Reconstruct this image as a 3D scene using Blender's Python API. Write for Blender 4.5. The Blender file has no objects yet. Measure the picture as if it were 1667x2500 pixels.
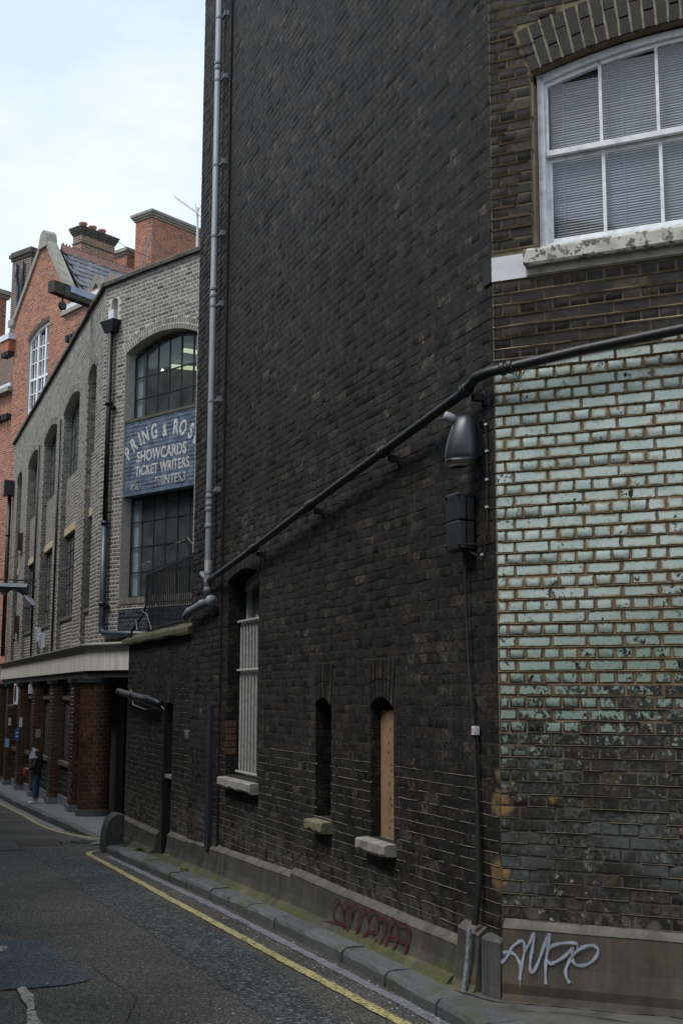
import bpy, math, random
import numpy as np
from mathutils import Matrix, Vector
random.seed(7)
rs = np.random.RandomState(11)
SC = bpy.context.scene
COL = SC.collection
EYE = 1.65

# ------------------------------------------------------------------ camera
cam = bpy.data.objects.new('camera', bpy.data.cameras.new('camera')); COL.objects.link(cam)
P = math.radians(8.52); R_ = 0.0037
r0, u0, b0 = Vector((1, 0, 0)), Vector((0, -math.sin(P), math.cos(P))), Vector((0, -math.cos(P), -math.sin(P)))
rt = r0*math.cos(R_) + u0*math.sin(R_); up = -r0*math.sin(R_) + u0*math.cos(R_)
cam.matrix_world = Matrix(((rt.x, up.x, b0.x, 0), (rt.y, up.y, b0.y, 0), (rt.z, up.z, b0.z, EYE), (0, 0, 0, 1)))
cam.data.sensor_fit = 'VERTICAL'; cam.data.sensor_height = 36; cam.data.lens = 2985/2500*36
cam.data.clip_start = .1; cam.data.clip_end = 2000
SC.camera = cam

# ------------------------------------------------------------------ sky, sun, exposure
SUN_EL, SUN_AZ = math.radians(58), math.radians(-120)      # azimuth from +Y towards +X: the sun stands to the left, behind cloud
W_ = bpy.data.worlds.new('World'); SC.world = W_; W_.use_nodes = True
nt = W_.node_tree; nt.nodes.clear()
sky = nt.nodes.new('ShaderNodeTexSky'); sky.sky_type = 'NISHITA'; sky.sun_disc = False
sky.sun_elevation = SUN_EL; sky.sun_rotation = SUN_AZ; sky.air_density = 1.2; sky.dust_density = 1.5
tc = nt.nodes.new('ShaderNodeTexCoord'); mp = nt.nodes.new('ShaderNodeMapping'); mp.inputs['Scale'].default_value = (1.4, 1.4, 3.2)
nz = nt.nodes.new('ShaderNodeTexNoise'); nz.inputs['Scale'].default_value = 2.1; nz.inputs['Detail'].default_value = 7; nz.inputs['Roughness'].default_value = .55
rp = nt.nodes.new('ShaderNodeValToRGB'); rp.color_ramp.elements[0].position = .40; rp.color_ramp.elements[0].color = (4.1, 5.0, 5.9, 1)
rp.color_ramp.elements[1].position = .60; rp.color_ramp.elements[1].color = (5.6, 5.9, 6.2, 1)
mx = nt.nodes.new('ShaderNodeMix'); mx.data_type = 'RGBA'; mx.inputs[0].default_value = .9
bg = nt.nodes.new('ShaderNodeBackground'); bg.inputs['Strength'].default_value = .1
wo = nt.nodes.new('ShaderNodeOutputWorld')
nt.links.new(tc.outputs['Generated'], mp.inputs[0]); nt.links.new(mp.outputs[0], nz.inputs['Vector'])
nt.links.new(nz.outputs[0], rp.inputs[0]); nt.links.new(sky.outputs[0], mx.inputs[6]); nt.links.new(rp.outputs[0], mx.inputs[7])
nt.links.new(mx.outputs[2], bg.inputs['Color']); nt.links.new(bg.outputs[0], wo.inputs[0])
sun = bpy.data.objects.new('sun', bpy.data.lights.new('sun', 'SUN')); COL.objects.link(sun)
sun.data.energy = 1.5; sun.data.angle = math.radians(25); sun.data.color = (1, .97, .93)
sd = Vector((math.sin(SUN_AZ)*math.cos(SUN_EL), math.cos(SUN_AZ)*math.cos(SUN_EL), math.sin(SUN_EL)))
sun.rotation_euler = sd.to_track_quat('Z', 'Y').to_euler(); sun.location = (-5, 0, 20)
SC.view_settings.view_transform = 'Standard'; SC.view_settings.look = 'None'; SC.view_settings.gamma = 1
SC.view_settings.exposure = 0.9; SC.view_settings.use_curve_mapping = False
SC.render.engine = 'CYCLES'
SC.cycles.max_bounces = 6; SC.cycles.diffuse_bounces = 3; SC.cycles.glossy_bounces = 3; SC.cycles.transparent_max_bounces = 16
SC.cycles.use_denoising = True

# ------------------------------------------------------------------ node helpers
def isock(v): return hasattr(v, 'is_linked') or hasattr(v, 'node')
class N:
    def __init__(s, name):
        s.m = bpy.data.materials.new(name); s.m.use_nodes = True; s.t = s.m.node_tree; s.t.nodes.clear()
        s.out = s.t.nodes.new('ShaderNodeOutputMaterial'); s.b = s.t.nodes.new('ShaderNodeBsdfPrincipled')
        s.t.links.new(s.b.outputs[0], s.out.inputs[0]); s.geo = s.t.nodes.new('ShaderNodeNewGeometry'); s.P = s.geo.outputs['Position']
    def put(s, sock, v):
        if isock(v): s.t.links.new(v, sock)
        elif isinstance(v, (tuple, list)) and len(v) == 3 and sock.type == 'RGBA': sock.default_value = (*v, 1)
        else: sock.default_value = v
    def noise(s, scale, detail=4, rough=.55, vec=None, dist=0, out=0):
        n = s.t.nodes.new('ShaderNodeTexNoise'); n.inputs['Scale'].default_value = scale; n.inputs['Detail'].default_value = detail
        n.inputs['Roughness'].default_value = rough; n.inputs['Distortion'].default_value = dist; s.put(n.inputs['Vector'], vec or s.P); return n.outputs[out]
    def voro(s, scale, vec=None, out='Distance', feature='F1'):
        n = s.t.nodes.new('ShaderNodeTexVoronoi'); n.feature = feature; n.inputs['Scale'].default_value = scale; s.put(n.inputs['Vector'], vec or s.P); return n.outputs[out]
    def ramp(s, fac, stops):
        n = s.t.nodes.new('ShaderNodeValToRGB'); s.put(n.inputs[0], fac); e = n.color_ramp.elements
        while len(e) < len(stops): e.new(.5)
        for i, (p, c) in enumerate(stops):
            e[i].position = p; e[i].color = (c, c, c, 1) if isinstance(c, (int, float)) else (*c, 1)
        return n.outputs[0]
    def mix(s, f, a, b, mode='MIX'):
        n = s.t.nodes.new('ShaderNodeMix'); n.data_type = 'RGBA'; n.blend_type = mode; s.put(n.inputs[0], f); s.put(n.inputs[6], a); s.put(n.inputs[7], b); return n.outputs[2]
    def math(s, op, a, b=0., c=None, clamp=False):
        n = s.t.nodes.new('ShaderNodeMath'); n.operation = op; n.use_clamp = clamp; s.put(n.inputs[0], a); s.put(n.inputs[1], b)
        if c is not None: s.put(n.inputs[2], c)
        return n.outputs[0]
    def step(s, v, a, b): # smooth 0..1 as v goes a..b
        n = s.t.nodes.new('ShaderNodeMapRange'); n.interpolation_type = 'SMOOTHSTEP'; s.put(n.inputs[0], v); n.inputs[1].default_value = a; n.inputs[2].default_value = b; return n.outputs[0]
    def dot(s, vec3, vec=None):
        n = s.t.nodes.new('ShaderNodeVectorMath'); n.operation = 'DOT_PRODUCT'; s.put(n.inputs[0], vec or s.P); n.inputs[1].default_value = vec3; return n.outputs['Value']
    def scalev(s, v3, vec=None):
        n = s.t.nodes.new('ShaderNodeVectorMath'); n.operation = 'MULTIPLY'; s.put(n.inputs[0], vec or s.P); n.inputs[1].default_value = v3; return n.outputs[0]
    def comb(s, x, y, z=0.):
        n = s.t.nodes.new('ShaderNodeCombineXYZ'); s.put(n.inputs[0], x); s.put(n.inputs[1], y); s.put(n.inputs[2], z); return n.outputs[0]
    def dist(s, p):
        n = s.t.nodes.new('ShaderNodeVectorMath'); n.operation = 'DISTANCE'; s.put(n.inputs[0], s.P); n.inputs[1].default_value = p; return n.outputs['Value']
    def rnd(s):
        a = s.t.nodes.new('ShaderNodeAttribute'); a.attribute_name = 'rnd'; o = s.t.nodes.new('ShaderNodeObjectInfo')
        return s.math('FRACT', s.math('ADD', a.outputs['Fac'], s.math('MULTIPLY', o.outputs['Random'], 7.31)))
    def edge(s):   # metres to the nearest arris of the brick (large where a piece carries no such data)
        a = []
        for nm in ('bx', 'bz', 'bw'):
            n = s.t.nodes.new('ShaderNodeAttribute'); n.attribute_name = nm; a.append(n.outputs['Fac'])
        ex = s.math('MULTIPLY', s.math('MINIMUM', a[0], s.math('SUBTRACT', 1., a[0])), a[2]); ez = s.math('MULTIPLY', s.math('MINIMUM', a[1], s.math('SUBTRACT', 1., a[1])), .08)
        return s.math('ADD', s.math('MINIMUM', ex, ez), s.math('MULTIPLY', s.math('LESS_THAN', a[2], .001), 9.))
    def bump(s, h, strength=.3, dist=.01):
        n = s.t.nodes.new('ShaderNodeBump'); n.inputs['Strength'].default_value = strength; n.inputs['Distance'].default_value = dist; s.put(n.inputs['Height'], h)
        s.t.links.new(n.outputs[0], s.b.inputs['Normal'])
    def done(s, col, rough=.8, spec=.4, metal=0.):
        s.put(s.b.inputs['Base Color'], col); s.put(s.b.inputs['Roughness'], rough); s.put(s.b.inputs['Specular IOR Level'], spec); s.put(s.b.inputs['Metallic'], metal); return s.m

def plain(name, c, rough=.7, var=.35, scale=9, metal=0., spec=.4, bump=.15, bscale=60, c2=None, streak=0):
    n = N(name); c2 = c2 or tuple(v*(1-var) for v in c); hi = tuple(min(.95, v*(1+var*.35)) for v in c)
    f = n.noise(scale, 6, .62)
    if streak: f = n.math('MULTIPLY', n.math('ADD', f, n.noise(1, 4, .6, n.scalev((streak, streak, .8)))), .5)
    n.bump(n.noise(bscale, 3), bump, .004)
    return n.done(n.ramp(f, [(.3, c2), (.52, c), (.75, hi)]), rough, spec, metal)

# ------------------------------------------------------------------ frames and meshes
class Fr:
    """A vertical wall plane: s runs along the wall, off stands out from it towards the street."""
    def __init__(s, o, ang):
        a = math.radians(ang); s.o = o; s.ang = ang; s.d = (-math.sin(a), math.cos(a)); s.n = (-math.cos(a), -math.sin(a))
    def pt(s, u, off=0., z=0.): return (s.o[0]+s.d[0]*u+s.n[0]*off, s.o[1]+s.d[1]*u+s.n[1]*off, z)
    def mat(s): return Matrix(((s.d[0], s.n[0], 0, s.o[0]), (s.d[1], s.n[1], 0, s.o[1]), (0, 0, 1, 0), (0, 0, 0, 1)))
C0 = (0.9955967, 7.81); A0 = (-5.0116031, 25.0)
T, W, G, L = Fr(C0, 20.8), Fr(C0, 64.8), Fr(A0, 46.4), Fr(A0, 20.8)
R = Fr((-13.6586, 50.), 40.)

GP = [(0, 0), (7.8, -.27), (19, -.60), (25, -.86), (31, -1.06), (45, -1.4), (80, -1.9), (1000, -1.9)]
def g(y):
    if y <= 0: return min(.8, -y*.0346)
    for (a, b), (c, d) in zip(GP, GP[1:]):
        if y <= c: return b+(d-b)*(y-a)/(c-a)
    return -1.9

class MB:
    def __init__(s): s.v, s.f = [], []
    def add(s, vs, fs):
        k = len(s.v); s.v += [tuple(v) for v in vs]; s.f += [tuple(i+k for i in f) for f in fs]; return s
    def box(s, fr, s0, s1, o0, o1, z0, z1):
        if s1 < s0: s0, s1 = s1, s0
        vs = [fr.pt(a, b, c) for c in (z0, z1) for b in (o0, o1) for a in (s0, s1)]
        return s.add(vs, [(0, 2, 3, 1), (4, 5, 7, 6), (0, 1, 5, 4), (2, 6, 7, 3), (0, 4, 6, 2), (1, 3, 7, 5)])
    def quad(s, a, b, c, d): return s.add([a, b, c, d], [(0, 1, 2, 3)])
    def prism(s, pts, vec):
        n = len(pts); q = [tuple(p[i]+vec[i] for i in range(3)) for p in pts]
        return s.add(list(pts)+q, [tuple(range(n)), tuple(range(2*n-1, n-1, -1))]+[(i, i+n, (i+1) % n+n, (i+1) % n) for i in range(n)])
    def frprism(s, fr, sz, o0, o1): # polygon in (s,z), between two offsets
        a = [fr.pt(p[0], o1, p[1]) for p in sz]; b = fr.pt(0, o0, 0); c = fr.pt(0, o1, 0)
        return s.prism(a, (b[0]-c[0], b[1]-c[1], 0))
    def tube(s, pts, r, n=10, cap=True):
        pts = [Vector(p) for p in pts]; k = len(s.v); rr = r if isinstance(r, (list, tuple)) else [r]*len(pts); prev = None
        for i, p in enumerate(pts):
            t = (pts[min(i+1, len(pts)-1)]-pts[max(i-1, 0)]).normalized()
            a = prev if prev else (Vector((0, 0, 1)) if abs(t.z) < .9 else Vector((1, 0, 0)))
            x = (a - t*a.dot(t)).normalized(); y = t.cross(x); prev = x
            for j in range(n):
                q = p + (x*math.cos(2*math.pi*j/n)+y*math.sin(2*math.pi*j/n))*rr[i]; s.v.append(tuple(q))
        for i in range(len(pts)-1):
            for j in range(n):
                a, b = k+i*n+j, k+i*n+(j+1) % n; s.f.append((a, b, b+n, a+n))
        if cap: s.f.append(tuple(k+j for j in range(n-1, -1, -1))); s.f.append(tuple(k+(len(pts)-1)*n+j for j in range(n)))
        return s
    def ribbon(s, pts, w, nrm, lift=.002):
        nrm = Vector(nrm); P3 = [Vector(p)+nrm*lift for p in pts]; k = len(s.v)
        for i, p in enumerate(P3):
            t = (P3[min(i+1, len(P3)-1)]-P3[max(i-1, 0)]).normalized(); x = t.cross(nrm).normalized()
            ww = (w[i] if isinstance(w, list) else w)*.5
            s.v += [tuple(p-x*ww), tuple(p+x*ww)]
        for i in range(len(P3)-1): s.f.append((k+2*i, k+2*i+1, k+2*i+3, k+2*i+2))
        return s
    def build(s, name, mat, parent=None, smooth=False, kind=None, inv=None):
        me = bpy.data.meshes.new(name); me.from_pydata(s.v, [], s.f); me.materials.append(mat); me.update()
        if smooth: me.polygons.foreach_set('use_smooth', [True]*len(me.polygons))
        return link(name, me, parent, kind)
def link(name, me, parent=None, kind=None):
    o = bpy.data.objects.new(name, me); COL.objects.link(o)
    if parent is not None: par(o, parent)
    if kind: o['kind'] = kind
    return o
BASE = {}
def par(o, p):
    o.parent = p; b = BASE.get(p.name)
    if b is not None: o.matrix_parent_inverse = Matrix.Translation(b).inverted()
def thing(name, label, cat, loc, group=None):
    o = bpy.data.objects.new(name, None); COL.objects.link(o); o.location = loc; o.empty_display_size = .2
    o['label'] = label; o['category'] = cat
    if group: o['group'] = group
    BASE[o.name] = Vector(loc); return o
def tag(o, label, cat, group=None):
    o['label'] = label; o['category'] = cat
    if group: o['group'] = group
    return o

def arc_pts(s0, s1, zs, rise, n=10, extra=0.):
    c = (s0+s1)/2; w = abs(s1-s0)/2; Rr = (w*w+rise*rise)/(2*rise); zc = zs+rise-Rr; a = math.asin(w/Rr); Ro = Rr+extra
    return [(c+Ro*math.sin(a*(2*i/n-1)), zc+Ro*math.cos(a*(2*i/n-1))) for i in range(n+1)]

def wall(mb, fr, s0, s1, z0, z1, holes, off=0., depth=.2):
    """Sheet of wall with openings (a, b, zbottom, zspring, rise), with reveals going back by depth."""
    xs = sorted({s0, s1} | {h[0] for h in holes} | {h[1] for h in holes}); zs = sorted({z0, z1} | {h[2] for h in holes} | {h[3]+h[4] for h in holes})
    for a, b in zip(xs, xs[1:]):
        for c, d in zip(zs, zs[1:]):
            m, q = (a+b)/2, (c+d)/2
            if not (s0 <= m <= s1 and z0 <= q <= z1) or any(h[0] < m < h[1] and h[2] < q < h[3]+h[4] for h in holes): continue
            mb.quad(fr.pt(a, off, c), fr.pt(b, off, c), fr.pt(b, off, d), fr.pt(a, off, d))
    for h in holes:
        a, b, c, zsp, rise = h[:5]; dp = h[5] if len(h) > 5 else depth
        top = arc_pts(a, b, zsp, rise) if rise > 0 else [(a, zsp), (b, zsp)]
        for p, q in zip(top, top[1:]):
            if rise > 0: mb.quad(fr.pt(p[0], off, p[1]), fr.pt(q[0], off, q[1]), fr.pt(q[0], off, zsp+rise), fr.pt(p[0], off, zsp+rise))
            mb.quad(fr.pt(p[0], off, p[1]), fr.pt(q[0], off, q[1]), fr.pt(q[0], off-dp, q[1]), fr.pt(p[0], off-dp, p[1]))
        for x in (a, b): mb.quad(fr.pt(x, off, c), fr.pt(x, off, zsp), fr.pt(x, off-dp, zsp), fr.pt(x, off-dp, c))
        mb.quad(fr.pt(a, off, c), fr.pt(b, off, c), fr.pt(b, off-dp, c), fr.pt(a, off-dp, c))
    return mb

# ------------------------------------------------------------------ bricks
def lay(s0, s1, z0, z1, course=.075, bl=.225, bond='english', holes=(), ring=.0, joint=.011, region=None, wav=0.):
    out = []; k = 0; z = z0
    while z < z1-.02:
        zt = min(z+course, z1); zm = (z+zt)/2
        if bond == 'english': lens = [bl] if k % 2 == 0 else [bl/2]; ph = 0 if k % 2 == 0 else bl/4
        elif bond == 'flemish': lens = [bl, bl/2]; ph = 0 if k % 2 == 0 else bl*.75
        else: lens = [bl]; ph = 0 if k % 2 == 0 else bl/2
        x = s0-ph; i = 0; ex = []
        for h in holes:
            a, b, c, zsp, rise = h[:5]
            if c < zm <= zsp: ex.append((a, b))
            elif zm > zsp and (rise > 0 or ring > 0):
                w = (b-a)/2
                if rise > 0:
                    Rr = (w*w+rise*rise)/(2*rise); zc = zsp+rise-Rr; Ro = Rr+ring
                    if zm < zc+Ro:
                        hw = min(math.sqrt(max(0, Ro*Ro-(zm-zc)**2)), w+.012+(zm-zsp)*w/Rr*1.15); ex.append(((a+b)/2-hw, (a+b)/2+hw))
                elif zm < zsp+ring: ex.append((a-.05, b+.05))
        while x < s1:
            l = lens[i % len(lens)]; i += 1; a, b = max(x, s0), min(x+l, s1); x += l
            segs = [(a, b)]
            for e in ex:
                ns = []
                for p, q in segs:
                    if q <= e[0] or p >= e[1]: ns.append((p, q)); continue
                    if p < e[0]: ns.append((p, e[0]))
                    if q > e[1]: ns.append((e[1], q))
                segs = ns
            for p, q in segs:
                if q-p > .03 and (region is None or region((p+q)/2, zm)):
                    out.append((p+joint/2, q-joint/2, z+joint/2, zt-joint/2))
        z = zt; k += 1
    return out
# the mesh variants every single brick shares: a unit block with worn arrises
def unit_brick(sd):
    r = random.Random(sd); j = lambda a: r.uniform(-a, a)
    e, f = .012, .035
    v = []
    for (o, ex, ez) in ((-2.6, 0, 0), (-.11, 0, 0), (0, e, f)):
        for (x, z) in ((0, 0), (1, 0), (1, 1), (0, 1)):
            v.append((x+(ex+j(.010) if x == 0 else -ex+j(.010)), (o+j(.035))*.01, z+(ez+j(.035) if z == 0 else -ez+j(.035))))
    fs = [(8, 9, 10, 11)]+[(a+i, a+(i+1) % 4, a+4+(i+1) % 4, a+4+i) for a in (0, 4) for i in range(4)]
    me = bpy.data.meshes.new('brick'); me.from_pydata(v, [], fs); me.update(); return me, np.array(v), np.array(fs)
UB = [unit_brick(i) for i in range(8)]
_bm = {}
def seen(p):
    v = Vector(p)-cam.matrix_world.translation; zc = -v.dot(b0)
    if zc < .5: return 0
    x, y = v.dot(rt)/zc*2985, v.dot(up)/zc*2985
    return zc if abs(x) < 840 and abs(y) < 1255 else 0
def emit(rects, fr, mat, parent, nobj=300, off=0., name='brick', jit=.003, objs=True, stuff='brickwork', proud=.008, blend=1., relief=1.):
    """The bricks that show largest become single objects; the rest of the wall's bricks are one joined part."""
    sc = []
    for i, (a, b, c, d) in enumerate(rects):
        p = fr.pt((a+b)/2, off, (c+d)/2); zc = seen(p)
        sc.append(((b-a)*(d-c)/(zc*zc) if zc else 0, i))
    sc.sort(reverse=True); pick = [i for q, i in sc[:nobj] if q > 0] if nobj else []; ps = set(pick)
    M = fr.mat()
    for i in pick:
        a, b, c, d = rects[i]; k = rs.randint(8); wide = b-a > .15; key = (k, mat.name, wide, relief)
        if key not in _bm:
            me = UB[k][0].copy(); me.materials.append(mat); _bm[key] = me
            for q in range(4, 12): me.vertices[q].co.y *= relief
            for nm_, vals in (('bx', UB[k][1][:, 0]), ('bz', UB[k][1][:, 2]), ('bw', np.full(12, .215 if wide else .105))): me.attributes.new(nm_, 'FLOAT', 'POINT').data.foreach_set('value', np.clip(vals, 0, 1).astype('f'))
        o = bpy.data.objects.new(name, _bm[key]); COL.objects.link(o); o.parent = parent
        ob = BASE.get(parent.name)
        if ob is not None: o.matrix_parent_inverse = Matrix.Translation(ob).inverted()
        o.matrix_basis = M @ Matrix.Translation((a, off+proud+rs.uniform(-jit, jit), c)) @ Matrix.Rotation(rs.uniform(-.008, .008)*blend, 4, 'Y') @ Matrix.Diagonal((b-a, 1, d-c, 1))
    rest = [i for i in range(len(rects)) if i not in ps]
    if rest:
        n = len(rest); A = np.array([rects[i] for i in rest]); ks = rs.randint(0, 8, n); V = np.stack([UB[k][1] for k in range(8)])[ks]
        F = UB[0][2]
        x = A[:, 0:1]+V[:, :, 0]*(A[:, 1:2]-A[:, 0:1]); z = A[:, 2:3]+V[:, :, 2]*(A[:, 3:4]-A[:, 2:3]); Vy = V[:, :, 1].copy(); Vy[:, 4:] *= relief; y = Vy+off+proud+rs.uniform(-jit, jit, (n, 1))
        co = np.stack([fr.o[0]+fr.d[0]*x+fr.n[0]*y, fr.o[1]+fr.d[1]*x+fr.n[1]*y, z], -1).reshape(-1, 3)
        fa = (F[None]+(np.arange(n)*12)[:, None, None]).reshape(-1, 4)
        me = bpy.data.meshes.new(stuff); me.vertices.add(len(co)); me.vertices.foreach_set('co', co.ravel()); me.loops.add(fa.size); me.loops.foreach_set('vertex_index', fa.ravel())
        me.polygons.add(len(fa)); me.polygons.foreach_set('loop_start', np.arange(len(fa))*4); me.polygons.foreach_set('loop_total', np.full(len(fa), 4)); me.update(calc_edges=True)
        at = me.attributes.new('rnd', 'FLOAT', 'FACE'); at.data.foreach_set('value', np.repeat(rs.rand(n), len(F)))
        for nm_, vals in (('bx', V[:, :, 0]), ('bz', V[:, :, 2]), ('bw', np.repeat(A[:, 1:2]-A[:, 0:1], 12, 1))): me.attributes.new(nm_, 'FLOAT', 'POINT').data.foreach_set('value', np.clip(vals, 0, 1).ravel().astype('f'))
        me.materials.append(mat)
        link(stuff, me, parent, 'stuff')
def ribs(fr, s0, s1, zs, mat, parent, holes=(), h=.010, off=.008, proud=.006, name='mortar_ridge', vert=None, gaps=.1, step=.12):
    """Struck mortar standing proud of the bed joints, ragged along its length."""
    mb = MB()
    for z in zs:
        x = s0; prev = None
        while x < s1:
            x2 = min(x+step*rs.uniform(.6, 1.4), s1); m = (x+x2)/2
            bad = any(a < m < b and c < z < zsp+rise for a, b, c, zsp, rise in [q[:5] for q in holes]) or rs.rand() < gaps
            cur = (z+rs.uniform(-.0025, .0025), h*rs.uniform(.7, 1.3), proud*rs.uniform(.5, 1.3)+off)
            if not bad:
                p = prev or cur
                vs = [fr.pt(x, off-.01, p[0]+p[1]/2), fr.pt(x, p[2], p[0]+p[1]*.1), fr.pt(x, off-.01, p[0]-p[1]/2),
                      fr.pt(x2, off-.01, cur[0]+cur[1]/2), fr.pt(x2, cur[2], cur[0]+cur[1]*.1), fr.pt(x2, off-.01, cur[0]-cur[1]/2)]
                mb.add(vs, [(0, 1, 4, 3), (1, 2, 5, 4)]); prev = cur
            else: prev = None
            x = x2
    for (x, a, b) in (vert or []):
        w = h*rs.uniform(.5, .9); mb.add([fr.pt(x-w/2, off-.01, a), fr.pt(x, off+proud*rs.uniform(.2, .8), a), fr.pt(x+w/2, off-.01, a), fr.pt(x-w/2, off-.01, b), fr.pt(x, off+proud*rs.uniform(.2, .8), b), fr.pt(x+w/2, off-.01, b)], [(0, 1, 4, 3), (1, 2, 5, 4)])
    return mb.build(name, mat, parent, kind='stuff')
def voussoirs(mb, fr, s0, s1, zs, rise, ring, n, off=0., proud=.010, split=0, gap=.1, r0=0.):
    c = (s0+s1)/2; w = abs(s1-s0)/2; Rr = (w*w+rise*rise)/(2*rise); zc = zs+rise-Rr; a = math.asin(min(1, w/Rr))
    for i in range(n):
        t0, t1 = a*(2*(i+gap/2)/n-1), a*(2*(i+1-gap/2)/n-1); cuts = [0, 1] if not split else ([0, .36, 1] if i % 2 else [0, .64, 1])
        for q0, q1 in zip(cuts, cuts[1:]):
            ra, rb = Rr+r0+ring*q0+(.004 if q0 else 0), Rr+r0+ring*q1-.004; p = off+proud+rs.uniform(-.003, .003)
            sz = [(c+ra*math.sin(t0), zc+ra*math.cos(t0)), (c+ra*math.sin(t1), zc+ra*math.cos(t1)), (c+rb*math.sin(t1), zc+rb*math.cos(t1)), (c+rb*math.sin(t0), zc+rb*math.cos(t0))]
            k = len(mb.v); m = (sum(x for x, _ in sz)/4, sum(y for _, y in sz)/4); inn = [(x+(m[0]-x)*.07, y+(m[1]-y)*.04) for x, y in sz]
            mb.v += [fr.pt(x, off-.015, y) for x, y in sz]+[fr.pt(x, p-.004, y) for x, y in sz]+[fr.pt(x, p, y) for x, y in inn]
            mb.f += [(k+8, k+9, k+10, k+11)]+[(k+b+i2, k+b+(i2+1) % 4, k+b+4+(i2+1) % 4, k+b+4+i2) for b in (0, 4) for i2 in range(4)]
    return mb
def rnd_attr(o, per=9):
    me = o.data; n = len(me.polygons); k = -(-n//per); v = np.repeat(rs.rand(k), per)[:n]
    me.attributes.new('rnd', 'FLOAT', 'FACE').data.foreach_set('value', v); return o

# ------------------------------------------------------------------ materials
def brick_mat(name, cols, rough=.75, spec=.45, soil=.6, grain=.5, hook=None, bumpd=.004, smear=(.5, (.06, .055, .05))):
    n = N(name); r = n.rnd(); base = n.ramp(r, cols)
    blot = n.noise(2.2, 5, .6); fine = n.noise(38, 5, .65); med = n.noise(11, 4, .6)
    base = n.mix(1., base, n.ramp(med, [(.28, 1-soil), (.5, 1-soil*.35), (.72, 1.15)]), 'MULTIPLY')
    base = n.mix(1., base, n.ramp(blot, [(.3, 1-soil*.5), (.62, 1.1)]), 'MULTIPLY')
    base = n.mix(1., base, n.ramp(fine, [(.25, 1-grain), (.55, 1), (.8, 1+grain*.7)]), 'MULTIPLY')
    ed = n.edge(); wob = n.math('MULTIPLY', n.math('SUBTRACT', n.noise(36, 5, .75), .5), .034); ew = n.step(n.math('ADD', ed, wob), .006, .001)
    base = n.mix(n.math('MULTIPLY', ew, smear[0]), base, smear[1])
    h = n.math('ADD', fine, n.math('MULTIPLY', n.noise(90, 3), .6))
    if hook: base, rough, h = hook(n, base, rough, h, dict(blot=blot, fine=fine, med=med, r=r, ed=ed, wob=wob))
    n.bump(h, .55, bumpd); return n.done(base, rough, spec)
SOOT = [(0, (.008, .0073, .0065)), (.35, (.0165, .0143, .0125)), (.6, (.025, .0203, .016)), (.8, (.0125, .0116, .011)), (.92, (.032, .0275, .021)), (1, (.062, .050, .034))]
sT = lambda n: n.math('SUBTRACT', n.dot((T.d[0], T.d[1], 0)), T.d[0]*C0[0]+T.d[1]*C0[1])
zz = lambda n: n.dot((0, 0, 1))
def soot_hook(n, base, rough, h, k):
    z = zz(n)
    base = n.mix(1., base, n.ramp(n.noise(34, 5, .8), [(.36, .30), (.50, 1.0), (.66, 3.0)]), 'MULTIPLY'); base = n.mix(1., base, n.ramp(n.noise(1, 5, .7, n.scalev((5, 5, 1.2))), [(.3, .55), (.68, 1.55)]), 'MULTIPLY'); base = n.mix(1., base, n.ramp(n.noise(.55, 4, .6), [(.35, (.75, .72, .70)), (.65, (1.45, 1.5, 1.6))]), 'MULTIPLY')
    fl = n.math('MULTIPLY', n.step(n.noise(26, 6, .7), .60, .72), n.step(n.noise(3.1, 4, .6), .47, .66))       # white flecks of old paint
    low = n.step(z, 1.35, .2); fl = n.math('MULTIPLY', fl, n.math('ADD', n.math('MULTIPLY', low, .75), .22))
    base = n.mix(fl, base, (.34, .34, .32))
    fk = n.math('MULTIPLY', n.step(n.noise(62, 5, .85), .56, .68), n.step(n.noise(5, 4, .6), .36, .60)); base = n.mix(n.math('MULTIPLY', fk, .6), base, (.15, .143, .135)); dk = n.step(n.noise(44, 5, .8, n.scalev((1, 1, 1.0))), .50, .36); base = n.mix(n.math('MULTIPLY', dk, .6), base, (.006, .0055, .005))
    tz = n.math('MULTIPLY', n.step(n.noise(1.7, 4, .6), .50, .68), n.step(z, .75, .2))                            # worn teal wash near the ground
    base = n.mix(n.math('MULTIPLY', tz, .55), base, (.075, .095, .098))
    er = n.math('MULTIPLY', n.step(z, .42, .12), n.step(n.noise(9, 6, .7), .42, .6)); base = n.mix(n.math('MULTIPLY', er, .6), base, (.12, .105, .078))
    for p, rr in ((T.pt(.02, 0, .98), .11), (T.pt(.03, 0, .55), .12), (T.pt(0, 0, 1.15), .07)):
        d = n.math('ADD', n.dist(p), n.math('MULTIPLY', n.noise(14, 4), .12)); base = n.mix(n.math('MULTIPLY', n.step(d, rr+.06, rr+.01), .8), base, (.20, .13, .055))
    return base, n.math('ADD', n.math('MULTIPLY', k['med'], .35), .58), n.math('ADD', h, n.math('MULTIPLY', n.noise(26, 3, .6), .5))
m_soot = brick_mat('soot_brick', SOOT, .6, .30, .8, .95, soot_hook, .003, smear=(.7, (.017, .0155, .014)))
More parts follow.
